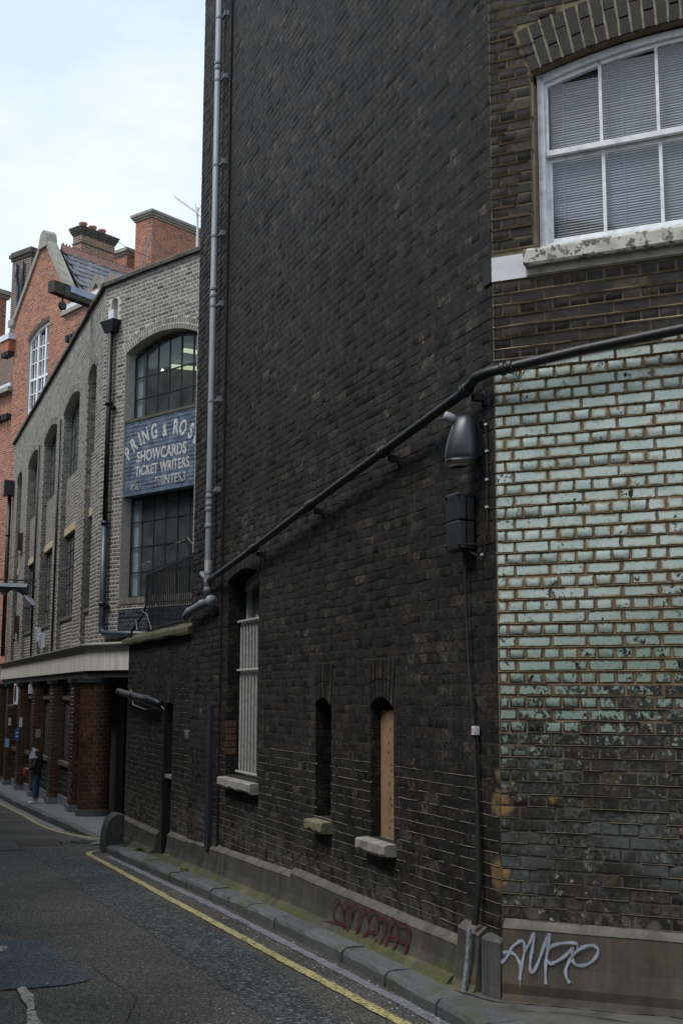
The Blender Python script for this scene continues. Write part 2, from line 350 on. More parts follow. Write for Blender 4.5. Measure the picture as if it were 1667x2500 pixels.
def paint_hook(n, base, rough, h, k):
    z = zz(n); s = n.math('SUBTRACT', n.dot((W.d[0], W.d[1], 0)), W.d[0]*C0[0]+W.d[1]*C0[1])
    # turquoise limewash: whole between the pipe and about two metres, flaking off below and towards the right
    lvl = n.math('SUBTRACT', z, n.math('MULTIPLY', s, -.35))                    # falls away to the right
    keep = n.step(lvl, .55, 2.15); under = n.step(n.math('ADD', z, n.math('MULTIPLY', s, .11)), 3.74, 3.70)
    flake = n.noise(30, 7, .72, None, .4); chips = n.noise(6.5, 5, .65)
    thr = n.math('SUBTRACT', .60, n.math('MULTIPLY', keep, .215))
    t = n.math('ADD', n.math('ADD', n.math('MULTIPLY', flake, .62), n.math('MULTIPLY', chips, .38)), n.math('MULTIPLY', n.math('SUBTRACT', k['r'], .5), .10))
    msk = n.math('MULTIPLY', n.step(n.math('SUBTRACT', t, thr), -.004, .012), under); msk = n.math('MULTIPLY', msk, n.step(z, .95, 1.45))
    pc = n.ramp(n.noise(4, 5, .6), [(.3, (.34, .45, .41)), (.5, (.44, .53, .50)), (.7, (.52, .57, .56))])
    pc = n.mix(n.step(lvl, 2.3, 1.5), pc, (.20, .275, .24)); och = n.math('MULTIPLY', n.step(n.noise(13, 6, .72), .56, .70), .6); pc = n.mix(och, pc, (.27, .21, .11))
    hair = n.step(n.noise(1, 5, .75, n.scalev((30, 30, 70)), 1.2), .60, .66); pc = n.mix(n.math('MULTIPLY', hair, .7), pc, (.05, .05, .045))
    fl = n.math('MULTIPLY', n.step(n.noise(24, 6, .7), .58, .68), n.step(z, 2.2, 1.3)); fl = n.math('MULTIPLY', fl, n.step(n.noise(4.2, 4), .36, .58))
    base = n.mix(n.math('MULTIPLY', fl, .85), base, (.36, .36, .34))
    cw = n.math('MULTIPLY', n.math('MULTIPLY', n.step(n.noise(30, 6, .8), .44, .62), n.step(n.noise(3, 4, .6), .36, .62)), n.math('MULTIPLY', n.step(z, 2.0, 1.5), n.step(z, .25, .5))); base = n.mix(n.math('MULTIPLY', cw, .62), base, (.145, .155, .15))
    ob_ = n.math('MULTIPLY', n.step(k['r'], .955, .965), n.step(z, 1.3, 1.1)); base = n.mix(n.math('MULTIPLY', ob_, n.step(n.noise(20, 4), .42, .5)), base, (.22, .10, .05))
    gw = n.math('MULTIPLY', n.step(n.noise(1.9, 3), .42, .6), n.math('MULTIPLY', n.step(z, .98, .82), n.step(z, .38, .55))); base = n.mix(n.math('MULTIPLY', gw, .65), base, (.085, .095, .095))
    er = n.math('MULTIPLY', n.step(z, .52, .3), n.step(n.noise(10, 6, .7), .42, .6)); base = n.mix(n.math('MULTIPLY', er, .6), base, (.16, .135, .095))
    lim = n.math('ADD', .0035, n.math('MULTIPLY', n.step(lvl, 2.6, 1.6), .005)); ed2 = n.math('ADD', k['ed'], k['wob']); rim = n.math('SUBTRACT', 1., n.step(n.math('SUBTRACT', ed2, lim), -.003, .002)); msk = n.math('MULTIPLY', msk, n.math('SUBTRACT', 1., rim))
    base = n.mix(n.math('MULTIPLY', n.math('MULTIPLY', n.step(ed2, .012, .0), under), n.step(z, 1.4, 2.0)), base, n.ramp(n.noise(15, 4), [(.35, (.07, .055, .035)), (.6, (.19, .145, .075))]))
    och2 = n.math('MULTIPLY', n.step(ed2, .022, .008), n.step(n.noise(7, 4, .6), .46, .60)); pc = n.mix(n.math('MULTIPLY', och2, .8), pc, (.27, .21, .105))
    base = n.mix(msk, base, pc)
    for p, rr in ((W.pt(0, 0, .98), .10), (W.pt(-.33, 0, 1.03), .035), (W.pt(0, 0, .55), .09)):
        d = n.math('ADD', n.dist(p), n.math('MULTIPLY', n.noise(14, 4), .12)); base = n.mix(n.math('MULTIPLY', n.step(d, rr+.06, rr+.01), .85), base, (.26, .15, .06))
    return base, n.mix(msk, n.math('ADD', n.math('MULTIPLY', k['med'], .2), .6), (.62, .62, .62)), n.math('ADD', h, n.math('MULTIPLY', msk, .9))
m_paint = brick_mat('painted_brick', [(0, (.020, .019, .017)), (.4, (.034, .030, .024)), (.7, (.023, .022, .021)), (.9, (.050, .041, .028)), (1, (.075, .06, .038))], .8, .3, .6, .7, paint_hook, smear=(.5, (.05, .042, .03)))
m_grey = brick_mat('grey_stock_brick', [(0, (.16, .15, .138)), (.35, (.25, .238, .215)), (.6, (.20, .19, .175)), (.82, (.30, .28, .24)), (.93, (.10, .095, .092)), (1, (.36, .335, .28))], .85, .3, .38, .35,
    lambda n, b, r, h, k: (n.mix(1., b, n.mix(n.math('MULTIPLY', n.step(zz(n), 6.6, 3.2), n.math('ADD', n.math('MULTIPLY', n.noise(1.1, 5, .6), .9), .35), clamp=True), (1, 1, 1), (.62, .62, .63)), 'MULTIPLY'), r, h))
m_red = brick_mat('red_brick', [(0, (.38, .135, .075)), (.35, (.46, .175, .098)), (.65, (.39, .15, .09)), (.85, (.19, .09, .065)), (1, (.52, .23, .14))], .85, .25, .4, .4)
m_brown = brick_mat('brown_brick', [(0, (.11, .075, .066)), (.5, (.16, .11, .09)), (1, (.09, .07, .066))], .85, .25, .4, .3)
m_chim = brick_mat('chimney_brick', [(0, (.38, .13, .07)), (.4, (.33, .15, .09)), (.7, (.13, .10, .085)), (.85, (.33, .24, .13)), (1, (.40, .17, .09))], .85, .25, .5, .4)
m_glaz = brick_mat('glazed_brown_brick', [(0, (.062, .027, .018)), (.5, (.095, .041, .026)), (.85, (.048, .024, .018)), (1, (.15, .075, .04))], .28, .55, .45, .25)
m_glaz_dark = brick_mat('glazed_black_brick', [(0, (.030, .016, .013)), (.5, (.045, .022, .016)), (1, (.07, .032, .02))], .3, .5, .4, .25)
m_mdark = plain('sooty_mortar', (.016, .015, .014), .95, .4, 20)
m_mpale = plain('weathered_pale_mortar', (.15, .135, .11), .95, .65, 7, bump=.5)
m_mbuff = plain('buff_mortar', (.50, .42, .28), .95, .55, 9, bump=.5)
m_mbuffd = plain('buff_mortar_bed', (.19, .145, .09), .95, .6, 12, bump=.5)
m_mgrey = plain('light_grey_mortar', (.50, .48, .43), .95, .3, 12)
m_mred = plain('pinkish_mortar', (.46, .36, .30), .95, .2, 6)
m_mglz = plain('tan_mortar', (.30, .20, .11), .9, .5, 8)
_n = N('corner_building_mortar'); _z = _n.dot((0, 0, 1)); _c = _n.mix(_n.step(_z, 1.9, .9), (.17, .13, .08), (.060, .056, .048)); _c = _n.mix(_n.step(_z, 3.65, 3.8), _c, (.13, .105, .065)); _c = _n.mix(1., _c, _n.ramp(_n.noise(9, 5, .65), [(.3, .6), (.7, 1.5)]), 'MULTIPLY'); _n.bump(_n.noise(60, 4), .5, .004); m_mwall = _n.done(_c, .95, .3)
m_rev = brick_mat('dark_reveal_brick', [(0, (.05, .045, .035)), (1, (.09, .08, .06))], .9, .3, .5, .3)
def conc(name, c, moss=True, foot=None, rust=0., top=None):
    n = N(name); f = n.noise(3.2, 7, .65); base = n.ramp(f, [(.3, tuple(v*.62 for v in c)), (.5, c), (.7, tuple(v*1.25 for v in c))])
    base = n.mix(n.ramp(n.noise(46, 5, .7), [(.35, .0), (.75, .35)]), base, tuple(v*.5 for v in c))
    st = n.noise(1, 4, .6, n.scalev((9, 9, 1.1))); base = n.mix(1., base, n.ramp(st, [(.32, .62), (.6, 1.05)]), 'MULTIPLY')
    if rust: base = n.mix(n.math('MULTIPLY', n.step(n.noise(2.6, 5, .6), .46, .66), rust), base, (.125, .078, .035))
    if moss:
        hgt = n.math('ADD', zz(n), n.math('MULTIPLY', n.dot((0, 1, 0)), .0325)); mm = n.math('MULTIPLY', n.step(hgt, .24, .08), n.step(n.noise(2.3, 5, .65), .36, .56))
        base = n.mix(n.math('MULTIPLY', mm, .85), base, n.ramp(n.noise(30, 4), [(.3, (.055, .066, .016)), (.7, (.13, .135, .032))]))
        pale = n.math('MULTIPLY', n.step(hgt, .30, .14), n.step(n.noise(1.3, 4), .5, .66)); base = n.mix(n.math('MULTIPLY', pale, .35), base, (.22, .20, .16))
    n.bump(n.math('ADD', n.noise(60, 5, .7), n.math('MULTIPLY', f, 1.5)), .4, .006); return n.done(base, .85, .3)
m_plinth = conc('render_plinth', (.078, .075, .068)); m_plinthW = conc('brown_stained_render', (.082, .073, .060), False, rust=.5)
m_fillet = conc('pale_fillet', (.135, .125, .105), False); m_pillar = conc('grey_render', (.105, .105, .103), False)
m_stone = plain('weathered_stone', (.25, .24, .215), .9, .55, 8, bump=.7, bscale=25); m_stone_moss = plain('mossy_stone', (.16, .155, .10), .95, .5, 12, c2=(.075, .085, .03), bump=.7, bscale=25)
m_coping = plain('dark_coping_stone', (.085, .08, .066), .9, .5, 5, bump=.8, bscale=14); m_ledge = plain('mossy_ledge', (.075, .072, .038), .95, .55, 9, c2=(.03, .03, .018), bump=1., bscale=20)
m_white = plain('white_gloss_paint', (.72, .74, .77), .45, .32, 11, bump=.3); m_whitef = plain('white_fence_paint', (.60, .62, .67), .6, .1, 14)
m_black = plain('black_iron', (.010, .011, .013), .48, .5, 18, spec=.45, bump=.4, bscale=40); m_flat = plain('dull_black', (.018, .018, .018), .7, .4, 10)
m_pipe = plain('grey_painted_pipe', (.20, .225, .25), .5, .25, 6, spec=.4, bump=.12, streak=6); m_pipe2 = plain('worn_grey_pipe', (.15, .16, .17), .45, .4, 6)
m_bluepipe = plain('blue_black_pipe', (.035, .045, .06), .35, .3, 5); m_strip = plain('blue_black_strip', (.022, .030, .036), .5, .3, 6)
m_bars = plain('galvanised_bars', (.34, .335, .325), .6, .35, 30, bump=.6, bscale=120)
m_ply = plain('plywood', (.26, .17, .092), .75, .5, 7, streak=9); m_timber = plain('old_timber', (.05, .042, .034), .85, .5, 12, bump=.9, bscale=22); m_lead = plain('lead_sheet', (.30, .34, .42), .45, .3, 5, metal=.25)
m_green = plain('dark_green_frame', (.018, .028, .026), .45, .3, 8); m_beige = plain('beige_lintel', (.44, .35, .235), .8, .2, 5)
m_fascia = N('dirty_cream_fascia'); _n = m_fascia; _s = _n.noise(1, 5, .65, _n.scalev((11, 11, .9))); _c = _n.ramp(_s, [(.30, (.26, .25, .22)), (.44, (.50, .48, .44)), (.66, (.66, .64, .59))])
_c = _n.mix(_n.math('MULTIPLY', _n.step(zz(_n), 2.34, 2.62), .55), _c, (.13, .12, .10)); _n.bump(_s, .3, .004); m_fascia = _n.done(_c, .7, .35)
def sign_mat(name, letters):
    n = N(name); base = n.ramp(n.noise(5, 6, .65), [(.3, (.055, .075, .115)), (.5, (.095, .130, .185)), (.72, (.19, .23, .29))])
    base = n.mix(n.step(n.noise(22, 6, .7), .60, .74), base, (.16, .17, .18))
    if letters:
        wear = n.step(n.noise(26, 6, .75), .36, .54); pale = n.ramp(n.noise(9, 4), [(.3, (.42, .43, .43)), (.7, (.68, .68, .65))]); z = zz(n)
        wear = n.math('MULTIPLY', wear, n.math('ADD', .45, n.math('MULTIPLY', n.step(z, 5.62, 6.1), .55))); base = n.mix(n.math('MAXIMUM', n.math('SUBTRACT', 1., wear), letters-1.), pale, base) if False else n.mix(wear, base, pale)
    n.bump(n.noise(50, 4), .4, .003); return n.done(base, .75, .3)
m_sign = sign_mat('faded_blue_paint', 0); m_letter = sign_mat('faded_white_lettering', 1)
m_blued = brick_mat('blue_black_painted_brick', [(0, (.028, .040, .06)), (.6, (.04, .055, .08)), (1, (.06, .075, .095))], .6, .4, .4, .5)
def asphalt(name, c, coarse, spk=.5, wet=0.):
    n = N(name); f = n.noise(.9, 6, .6); a = n.voro(coarse, out='Color'); sep = n.t.nodes.new('ShaderNodeSeparateColor'); n.t.links.new(a, sep.inputs[0]); v = sep.outputs[0]
    base = n.ramp(v, [(0, tuple(x*.3 for x in c)), (.5, tuple(x*.9 for x in c)), (.86, tuple(x*1.7 for x in c)), (1, tuple(x*(2.4+spk*2) for x in c))]); base = n.mix(1., base, n.ramp(n.noise(30, 5, .75), [(.3, .6), (.7, 1.45)]), 'MULTIPLY')
    base = n.mix(1., base, n.ramp(f, [(.3, .68), (.7, 1.25)]), 'MULTIPLY'); base = n.mix(n.step(n.noise(5, 5, .7), .66, .74), base, tuple(x*.45 for x in c))
    n.bump(n.math('ADD', n.voro(coarse), n.noise(coarse*.6, 4)), .9, 1.2/coarse); return n.done(base, .82-wet, .35)
m_road = asphalt('worn_asphalt', (.078, .073, .066), 125, .8); m_chip = asphalt('coarse_dark_asphalt', (.058, .065, .064), 55, .9, .12); m_patch = asphalt('blue_grey_patch', (.060, .072, .090), 120, .3, .05); m_far = asphalt('grey_patch', (.075, .078, .085), 120, .2)
m_pave = plain('paving_slab', (.17, .175, .19), .65, .3, 2.2, bump=.3); m_path = plain('cracked_concrete_path', (.095, .092, .085), .85, .45, 5, bump=.8, bscale=30)
m_kerb = N('granite_kerb'); _n = m_kerb; _r = _n.rnd(); _c = _n.mix(1., _n.ramp(_r, [(0, (.075, .083, .088)), (1, (.135, .142, .142))]), _n.ramp(_n.noise(60, 5, .7), [(.3, .55), (.7, 1.35)]), 'MULTIPLY')
_c = _n.mix(_n.math('MULTIPLY', _n.step(_n.noise(3, 5, .6), .5, .62), .6), _c, (.075, .085, .035)); _n.bump(_n.noise(24, 5, .7), .9, .012); m_kerb = _n.done(_c, .6, .45)
def marking(name, c, worn):
    n = N(name); f = n.noise(34, 6, .75); b = n.ramp(n.noise(3, 4), [(.3, tuple(x*.7 for x in c)), (.7, c)]); b = n.mix(n.step(f, worn+.09, worn), b, (.06, .058, .05)); n.bump(f, .4, .004); return n.done(b, .7, .35)
m_yellow = marking('worn_yellow_line', (.60, .51, .22), .428); m_gutter = marking('grey_gutter_channel', (.22, .22, .245), .36); m_wmark = marking('worn_white_line', (.46, .44, .38), .44)
def emis(name, c, st):
    n = N(name); n.b.inputs['Emission Color'].default_value = (*c, 1); n.b.inputs['Emission Strength'].default_value = st; return n.done(c, .5)
m_tube = emis('fluorescent_tube', (.85, .92, .55), .5); m_lampe = emis('warm_lamp', (1, .78, .6), 2.2); m_spot = emis('spot_lamp', (.95, .97, 1.), 2)
def glass(name, tint=(.75, .82, .82), op=.25, refl=(.9, .95, 1)):
    n = N(name); t = n.t; tr = t.nodes.new('ShaderNodeBsdfTransparent'); tr.inputs[0].default_value = (*tint, 1); gl = t.nodes.new('ShaderNodeBsdfGlossy'); gl.inputs['Roughness'].default_value = .03; gl.inputs[0].default_value = (*refl, 1)
    fr = t.nodes.new('ShaderNodeLayerWeight'); fr.inputs[0].default_value = .5; m1 = t.nodes.new('ShaderNodeMixShader'); t.links.new(n.math('ADD', n.math('MULTIPLY', n.math('POWER', fr.outputs['Facing'], 4.), .9), .045), m1.inputs[0]); t.links.new(tr.outputs[0], m1.inputs[1]); t.links.new(gl.outputs[0], m1.inputs[2])
    df = t.nodes.new('ShaderNodeBsdfDiffuse'); df.inputs[0].default_value = (.20, .225, .23, 1); m2 = t.nodes.new('ShaderNodeMixShader'); dirt_refl = n.ramp(n.noise(3, 5, .6), [(.35, op*.4), (.7, op)])  # pale diffuse film: grime, plus reflection painted into the panes
    t.links.new(dirt_refl, m2.inputs[0]); t.links.new(m1.outputs[0], m2.inputs[1]); t.links.new(df.outputs[0], m2.inputs[2]); t.links.new(m2.outputs[0], n.out.inputs[0]); t.nodes.remove(n.b); return n.m
m_glass = glass('window_glass', op=.34); m_glassd = glass('grimy_glass', (.35, .42, .42), .5); m_glassw = glass('office_glass', (.88, .9, .92), .14)
m_dark = plain('dark_interior', (.02, .02, .02), .9); m_room = plain('brown_room_wall', (.13, .10, .07), .9, .3, 3); m_ceil = plain('grey_ceiling', (.26, .27, .27), .9, .2, 2)
m_slate = N('slate'); _n = m_slate; _c = _n.mix(1., _n.ramp(_n.rnd(), [(0, (.10, .105, .125)), (.6, (.14, .145, .17)), (1, (.19, .19, .21))]), _n.ramp(_n.noise(5, 4), [(.3, .75), (.7, 1.15)]), 'MULTIPLY'); m_slate = _n.done(_c, .5, .4)
m_ridge = plain('terracotta_ridge', (.22, .12, .10), .85, .3, 5); m_pot = plain('terracotta_pot', (.34, .14, .10), .8, .15, 5); m_gstone = plain('gable_stone', (.27, .26, .225), .9, .35, 4, bump=.5)
m_alu = plain('aluminium', (.5, .5, .5), .4, .1, 5, metal=.8)
m_leaf = plain('weed_leaf', (.075, .16, .03), .7, .3, 40); m_twig = plain('dry_twig', (.26, .25, .23), .8, .3, 20)

# ------------------------------------------------------------------ ground
mb = MB(); ys = [-400, -60, -20, -6, 0]+[p[0] for p in GP[1:-1]]+[140, 900]
for a, b in zip(ys, ys[1:]): mb.quad((-900, a, g(a)-.30), (900, a, g(a)-.30), (900, b, g(b)-.30), (-900, b, g(b)-.30))
ground = mb.build('ground', m_road, kind='structure')
def sheet(fr_pts, dz, step=.5):
    """Polygon strip following the slope of the street: list of (left,right) xy pairs."""
    mb = MB()
    for (l0, r0_), (l1, r1_) in zip(fr_pts, fr_pts[1:]):
        n = max(1, int(abs(l1[1]-l0[1])/step))
        for i in range(n):
            t0, t1 = i/n, (i+1)/n; p = [tuple(a+(b-a)*t for a, b in zip(A, B)) for A, B, t in ((l0, l1, t0), (r0_, r1_, t0), (r0_, r1_, t1), (l0, l1, t1))]
            mb.quad(*[(x, y, g(y)+dz) for x, y in p])
    return mb
tx = lambda s, o: T.pt(s, o)[:2]
lx = lambda s, o: L.pt(s, o)[:2]
def grid(c4, dz, nx, ny):
    mb = MB(); L_ = lambda a, b, t: (a[0]+(b[0]-a[0])*t, a[1]+(b[1]-a[1])*t)
    for j in range(ny+1):
        for i in range(nx+1):
            x, y = L_(L_(c4[0], c4[1], i/nx), L_(c4[3], c4[2], i/nx), j/ny); mb.v.append((x, y, g(y)+(dz(j/ny) if callable(dz) else dz)))
    mb.f = [(j*(nx+1)+i, j*(nx+1)+i+1, (j+1)*(nx+1)+i+1, (j+1)*(nx+1)+i) for j in range(ny) for i in range(nx)]; return mb
mb = MB(); yy_ = sorted({-14., 7.8, 19., 25., 31., 45., 62.} | {x*.5 for x in range(-27, 124)})
for y0_, y1_ in zip(yy_, yy_[1:]): mb.quad((-45, y0_, g(y0_)), (14, y0_, g(y0_)), (14, y1_, g(y1_)), (-45, y1_, g(y1_)))
road = mb.build('road', m_road, kind='structure')
def poly(pts, dz, mat, name, parent, base=None):
    c = (sum(p[0] for p in pts)/len(pts), sum(p[1] for p in pts)/len(pts)); mb = MB(); n = len(pts); mb.v = [(c[0], c[1], g(c[1])+dz)]+[(x, y, g(y)+dz) for x, y in pts]; mb.f = [(0, i+1, (i+1) % n+1) for i in range(n)]
    return mb.build(name, mat, parent)
def ragged(pts, amp=.02, n=6, closed=True):
    out = []
    for a, b in zip(pts, pts[1:]+(pts[:1] if closed else [])):
        for i in range(n): t = i/n; out.append((a[0]+(b[0]-a[0])*t+random.uniform(-amp, amp), a[1]+(b[1]-a[1])*t+random.uniform(-amp, amp)))
    return out
# coarse trench strip
cl = [(-13, 1.5), (.29, 1.42), (1.1, 1.37), (3.6, 1.38), (7, 1.45), (11.1, 1.46), (12.4, 1.5)]; crr = [(-13, 1.0), (.14, 1.02), (1.8, .83), (4.5, .84), (8.4, .83), (11.3, .97), (12.6, 1.0)]
def interp(tab, s):
    if s <= tab[0][0]: return tab[0][1]
    for (a, b), (c, d) in zip(tab, tab[1:]):
        if s <= c: return b+(d-b)*(s-a)/(c-a)
    return tab[-1][1]
prs = []; s = -6.
while s < 12.4: prs.append((tx(s, interp(cl, s)+random.uniform(-.02, .02)), tx(s, interp(crr, s)+random.uniform(-.02, .02)))); s += .15
trench = sheet(prs, .004).build('asphalt_trench', m_chip, road)
poly(ragged([(-2.84, 10.23), (-2.74, 10.34), (-2.52, 10.43), (-2.29, 10.14), (-2.15, 9.73), (-2.07, 9.36), (-1.89, 9.19), (-1.72, 8.86), (-1.72, 8.75), (-1.84, 8.63), (-2.1, 8.48), (-2.6, 8.35), (-3.4, 8.3), (-3.6, 10.2)], .012, 4), .008, m_patch, 'asphalt_patch', road)
poly(ragged([tx(12.3, 3.2), tx(12.5, 1.6), tx(11.6, 1.5), tx(11.3, 3.2)], .02, 5), .010, m_far, 'asphalt_patch', road)
poly(ragged([(-2.13, 8.48), (-2.1, 8.56), (-1.95, 8.2), (-1.86, 7.87), (-1.7, 7.4), (-1.5, 6.9), (-1.62, 6.8), (-1.8, 7.4), (-1.95, 8.0), (-2.08, 8.33)], .010, 5), .013, m_wmark, 'white_line', road)
poly(ragged([(-2.95, 10.2), (-2.61, 10.06), (-2.61, 9.9), (-2.62, 9.76), (-2.9, 9.7)], .02, 5), .013, m_wmark, 'white_line', road)
def line(pts, w, dz, mat, name, amp=.006, step=.12, parent=None):
    P2 = []
    for a, b in zip(pts, pts[1:]):
        n = max(1, int(math.dist(a, b)/step)); P2 += [(a[0]+(b[0]-a[0])*i/n, a[1]+(b[1]-a[1])*i/n) for i in range(n)]
    P2.append(pts[-1]); mb = MB()
    for i, p in enumerate(P2):
        q0, q1 = P2[max(i-1, 0)], P2[min(i+1, len(P2)-1)]; t = Vector((q1[0]-q0[0], q1[1]-q0[1])).normalized(); nx, ny = -t.y, t.x
        for sgn in (-1, 1):
            e = sgn*(w/2+random.uniform(-amp, amp)); x, y = p[0]+nx*e, p[1]+ny*e; mb.v.append((x, y, g(y)+dz))
    mb.f = [(2*i, 2*i+1, 2*i+3, 2*i+2) for i in range(len(P2)-1)]
    return mb.build(name, mat, parent or road)
line([tx(-5, .66), tx(0, .68), tx(2, .70), tx(6, .73), tx(9.6, .74), tx(10.4, .755), tx(10.75, .74), tx(10.98, .68), tx(11.08, .56), tx(11.12, .40), tx(11.3, -.6)], .085, .009, m_yellow, 'yellow_line')
line([(-14.2, 46.5), (-8.53, 31.4), (-6.72, 26.7), (-5.9, 24.4), (-5.23, 22.6), (-4.72, 21.5), (-4.26, 20.75), (-3.73, 19.95), (-3.0, 19.3), (-1.0, 18.3)], .095, .009, m_yellow, 'yellow_line')
line([tx(-4, .52), tx(0.4, .45), tx(2.7, .44), tx(5, .44), tx(7.4, .49), tx(10.35, .545)], .085, .006, m_gutter, 'gutter_channel', .012)
line([lx(17.5, .90), lx(4, .90), lx(-1, .90), lx(-3.0, .93)], .14, .006, m_gutter, 'gutter_channel', .012)
line([lx(-3.1, .95), lx(-4.2, .88), lx(-5.2, .74)], .12, .006, m_gutter, 'gutter_channel', .012)
# timber-and-iron utility cover and the broken edge beside it
cv = thing('utility_cover', 'long ribbed rectangular cover set in the road near the far kerb', 'cover', (-4.55, 19.1, g(19.1)))
cf = [(-5.15, 19.85), (-4.47, 19.88), (-4.07, 18.51), (-4.62, 18.3)]
mb = MB()
for a, b in zip(cf, cf[1:]+cf[:1]): mb.tube([(a[0], a[1], g(a[1])+.006), (b[0], b[1], g(b[1])+.006)], .014, 4)
mb.build('frame', plain('worn_iron', (.13, .12, .11), .6, .4, 20), cv)
for i in range(7):
    t = (i+.5)/7; a = [cf[0][k]+(cf[3][k]-cf[0][k])*t for k in (0, 1)]; b = [cf[1][k]+(cf[2][k]-cf[1][k])*t for k in (0, 1)]
    MB().prism([(a[0], a[1]-.07, g(a[1])+.004), (b[0], b[1]-.07, g(b[1])+.004), (b[0], b[1]+.07, g(b[1])+.004), (a[0], a[1]+.07, g(a[1])+.004)], (0, 0, .014)).build('plank', m_timber, cv)
mb = MB()
for i in range(160):
    a, r = random.uniform(0, 6.28), random.uniform(0, 1)**.5; x, y = -4.0+.34*r*math.cos(a), 19.45+.30*r*math.sin(a); q = random.uniform(.012, .045); z = g(y)+.0
    pts = [(x+q*math.cos(t+random.uniform(-.4, .4)), y+q*math.sin(t+random.uniform(-.4, .4)), z) for t in (0, 1.5, 3.1, 4.6)]; k = len(mb.v); mb.v += pts+[(x, y, z+q*random.uniform(.5, .9))]; mb.f += [(k, k+1, k+4), (k+1, k+2, k+4), (k+2, k+3, k+4), (k+3, k, k+4)]
tag(mb.build('asphalt_rubble', m_chip, kind='stuff'), 'heap of broken asphalt crumbs beside the utility cover', 'rubble')
mb = MB()
for i in range(900):
    s_, o_ = random.uniform(-.8, 9), random.choice([random.uniform(.5, 2.6), random.gauss(.52, .05), random.gauss(.58, .08), random.gauss(.45, .03)]); x, y = tx(s_, o_); q = random.uniform(.004, .011); a = random.uniform(0, 3)
    mb.v += [(x+q*math.cos(a), y+q*math.sin(a), g(y)+.012), (x-q*math.sin(a)*.6, y+q*math.cos(a)*.6, g(y)+.013+q*.4), (x-q*math.cos(a), y-q*math.sin(a), g(y)+.012), (x+q*math.sin(a)*.6, y-q*math.cos(a)*.6, g(y)+.013)]; k = 4*i; mb.f.append((k, k+1, k+2, k+3))
tag(mb.build('litter_flecks', plain('pale_grit', (.42, .42, .40), .8, .5, 50), kind='stuff'), 'pale grit and tiny litter scattered over the road and gutter', 'litter')

def crack(pts, w, name, parent, dz=.0):
    mb = MB(); P2 = []
    for a, b in zip(pts, pts[1:]):
        n = max(2, int(math.dist(a, b)/.05))
        for i in range(n): t = i/n; P2.append((a[0]+(b[0]-a[0])*t+random.uniform(-.006, .006), a[1]+(b[1]-a[1])*t+random.uniform(-.006, .006)))
    mb.ribbon([(x, y, g(y)+dz) for x, y in P2], [w*random.uniform(.3, 1.5) for _ in P2], (0, 0, 1), .0); return mb.build(name, m_crack, parent)
m_crack = plain('dark_crack', (.010, .010, .009), .95, .3, 30)
for pts in ([tx(2.2, 3.4), tx(3.5, 2.7), tx(5.2, 2.4), tx(7.5, 2.6)], [tx(5.2, 2.4), tx(5.6, 1.9), tx(6.4, 1.5)], [tx(.2, 2.3), tx(1.2, 2.0), tx(2.4, 2.1)]): crack(pts, .005, 'crack', road, .011)
crack([tx(13.0, 4.5), tx(12.8, 3.2), tx(12.9, 2.6)], .05, 'seam', road, .012)
# near kerb: single granite stones, and the concrete behind them
ko = [(-6, .60), (-.6, .46), (.4, .38), (2.2, .32), (4, .31), (5.9, .35), (7.8, .42), (10.9, .475)]
def kf(s): return interp([(-6, .28), (-.15, .22), (.7, .17), (2, .145), (4, .14), (6, .15), (8, .20), (11.3, .22)], s)
path = MB(); st = [x*.5 for x in range(-12, 24)]
for a, b in zip(st, st[1:]):
    if b > 11.2: break
    for o0a, o1a, o0b, o1b in ((kf(a)+.05, .02, kf(b)+.05, .02),):
        pa, pb, pc, pd = T.pt(a, kf(a)+.08), T.pt(b, kf(b)+.08), T.pt(b, -.02), T.pt(a, -.02)
        path.quad(*[(p[0], p[1], g(p[1])+.098) for p in (pa, pb, pc, pd)])
path.build('kerb_backing', m_plinth, kind='structure')
pv = MB(); pw = [T.pt(0.35, .22), T.pt(-.3, .24), T.pt(-1.2, .3), T.pt(-6, .34)]; pq = [W.pt(0.1, .0), W.pt(-.6, 0), W.pt(-1.8, 0), W.pt(-9, 0)]
for (a, b), (c, d) in zip(zip(pw, pw[1:]), zip(pq, pq[1:])):
    gq = grid([a[:2], c[:2], d[:2], b[:2]], .102, 8, 6); pv.add(gq.v, gq.f)
fpath = pv.build('footpath', m_path, kind='structure')
crack([T.pt(.3, .20)[:2], W.pt(0, .16)[:2], W.pt(-.35, .12)[:2], W.pt(-.8, .13)[:2], W.pt(-1.0, .10)[:2], W.pt(-1.25, .15)[:2], W.pt(-2, .13)[:2]], .014, 'crack', fpath, .1055)
crack([W.pt(-.2, .32)[:2], W.pt(-.5, .28)[:2], W.pt(-.9, .36)[:2]], .008, 'crack', fpath, .1055)
kerb = MB().box(T, 10.85, 10.9, .3, .45, g(17.9)-.2, g(17.9)+.05).build('kerb', m_kerb, kind='structure')
s = -5.2; i = 0
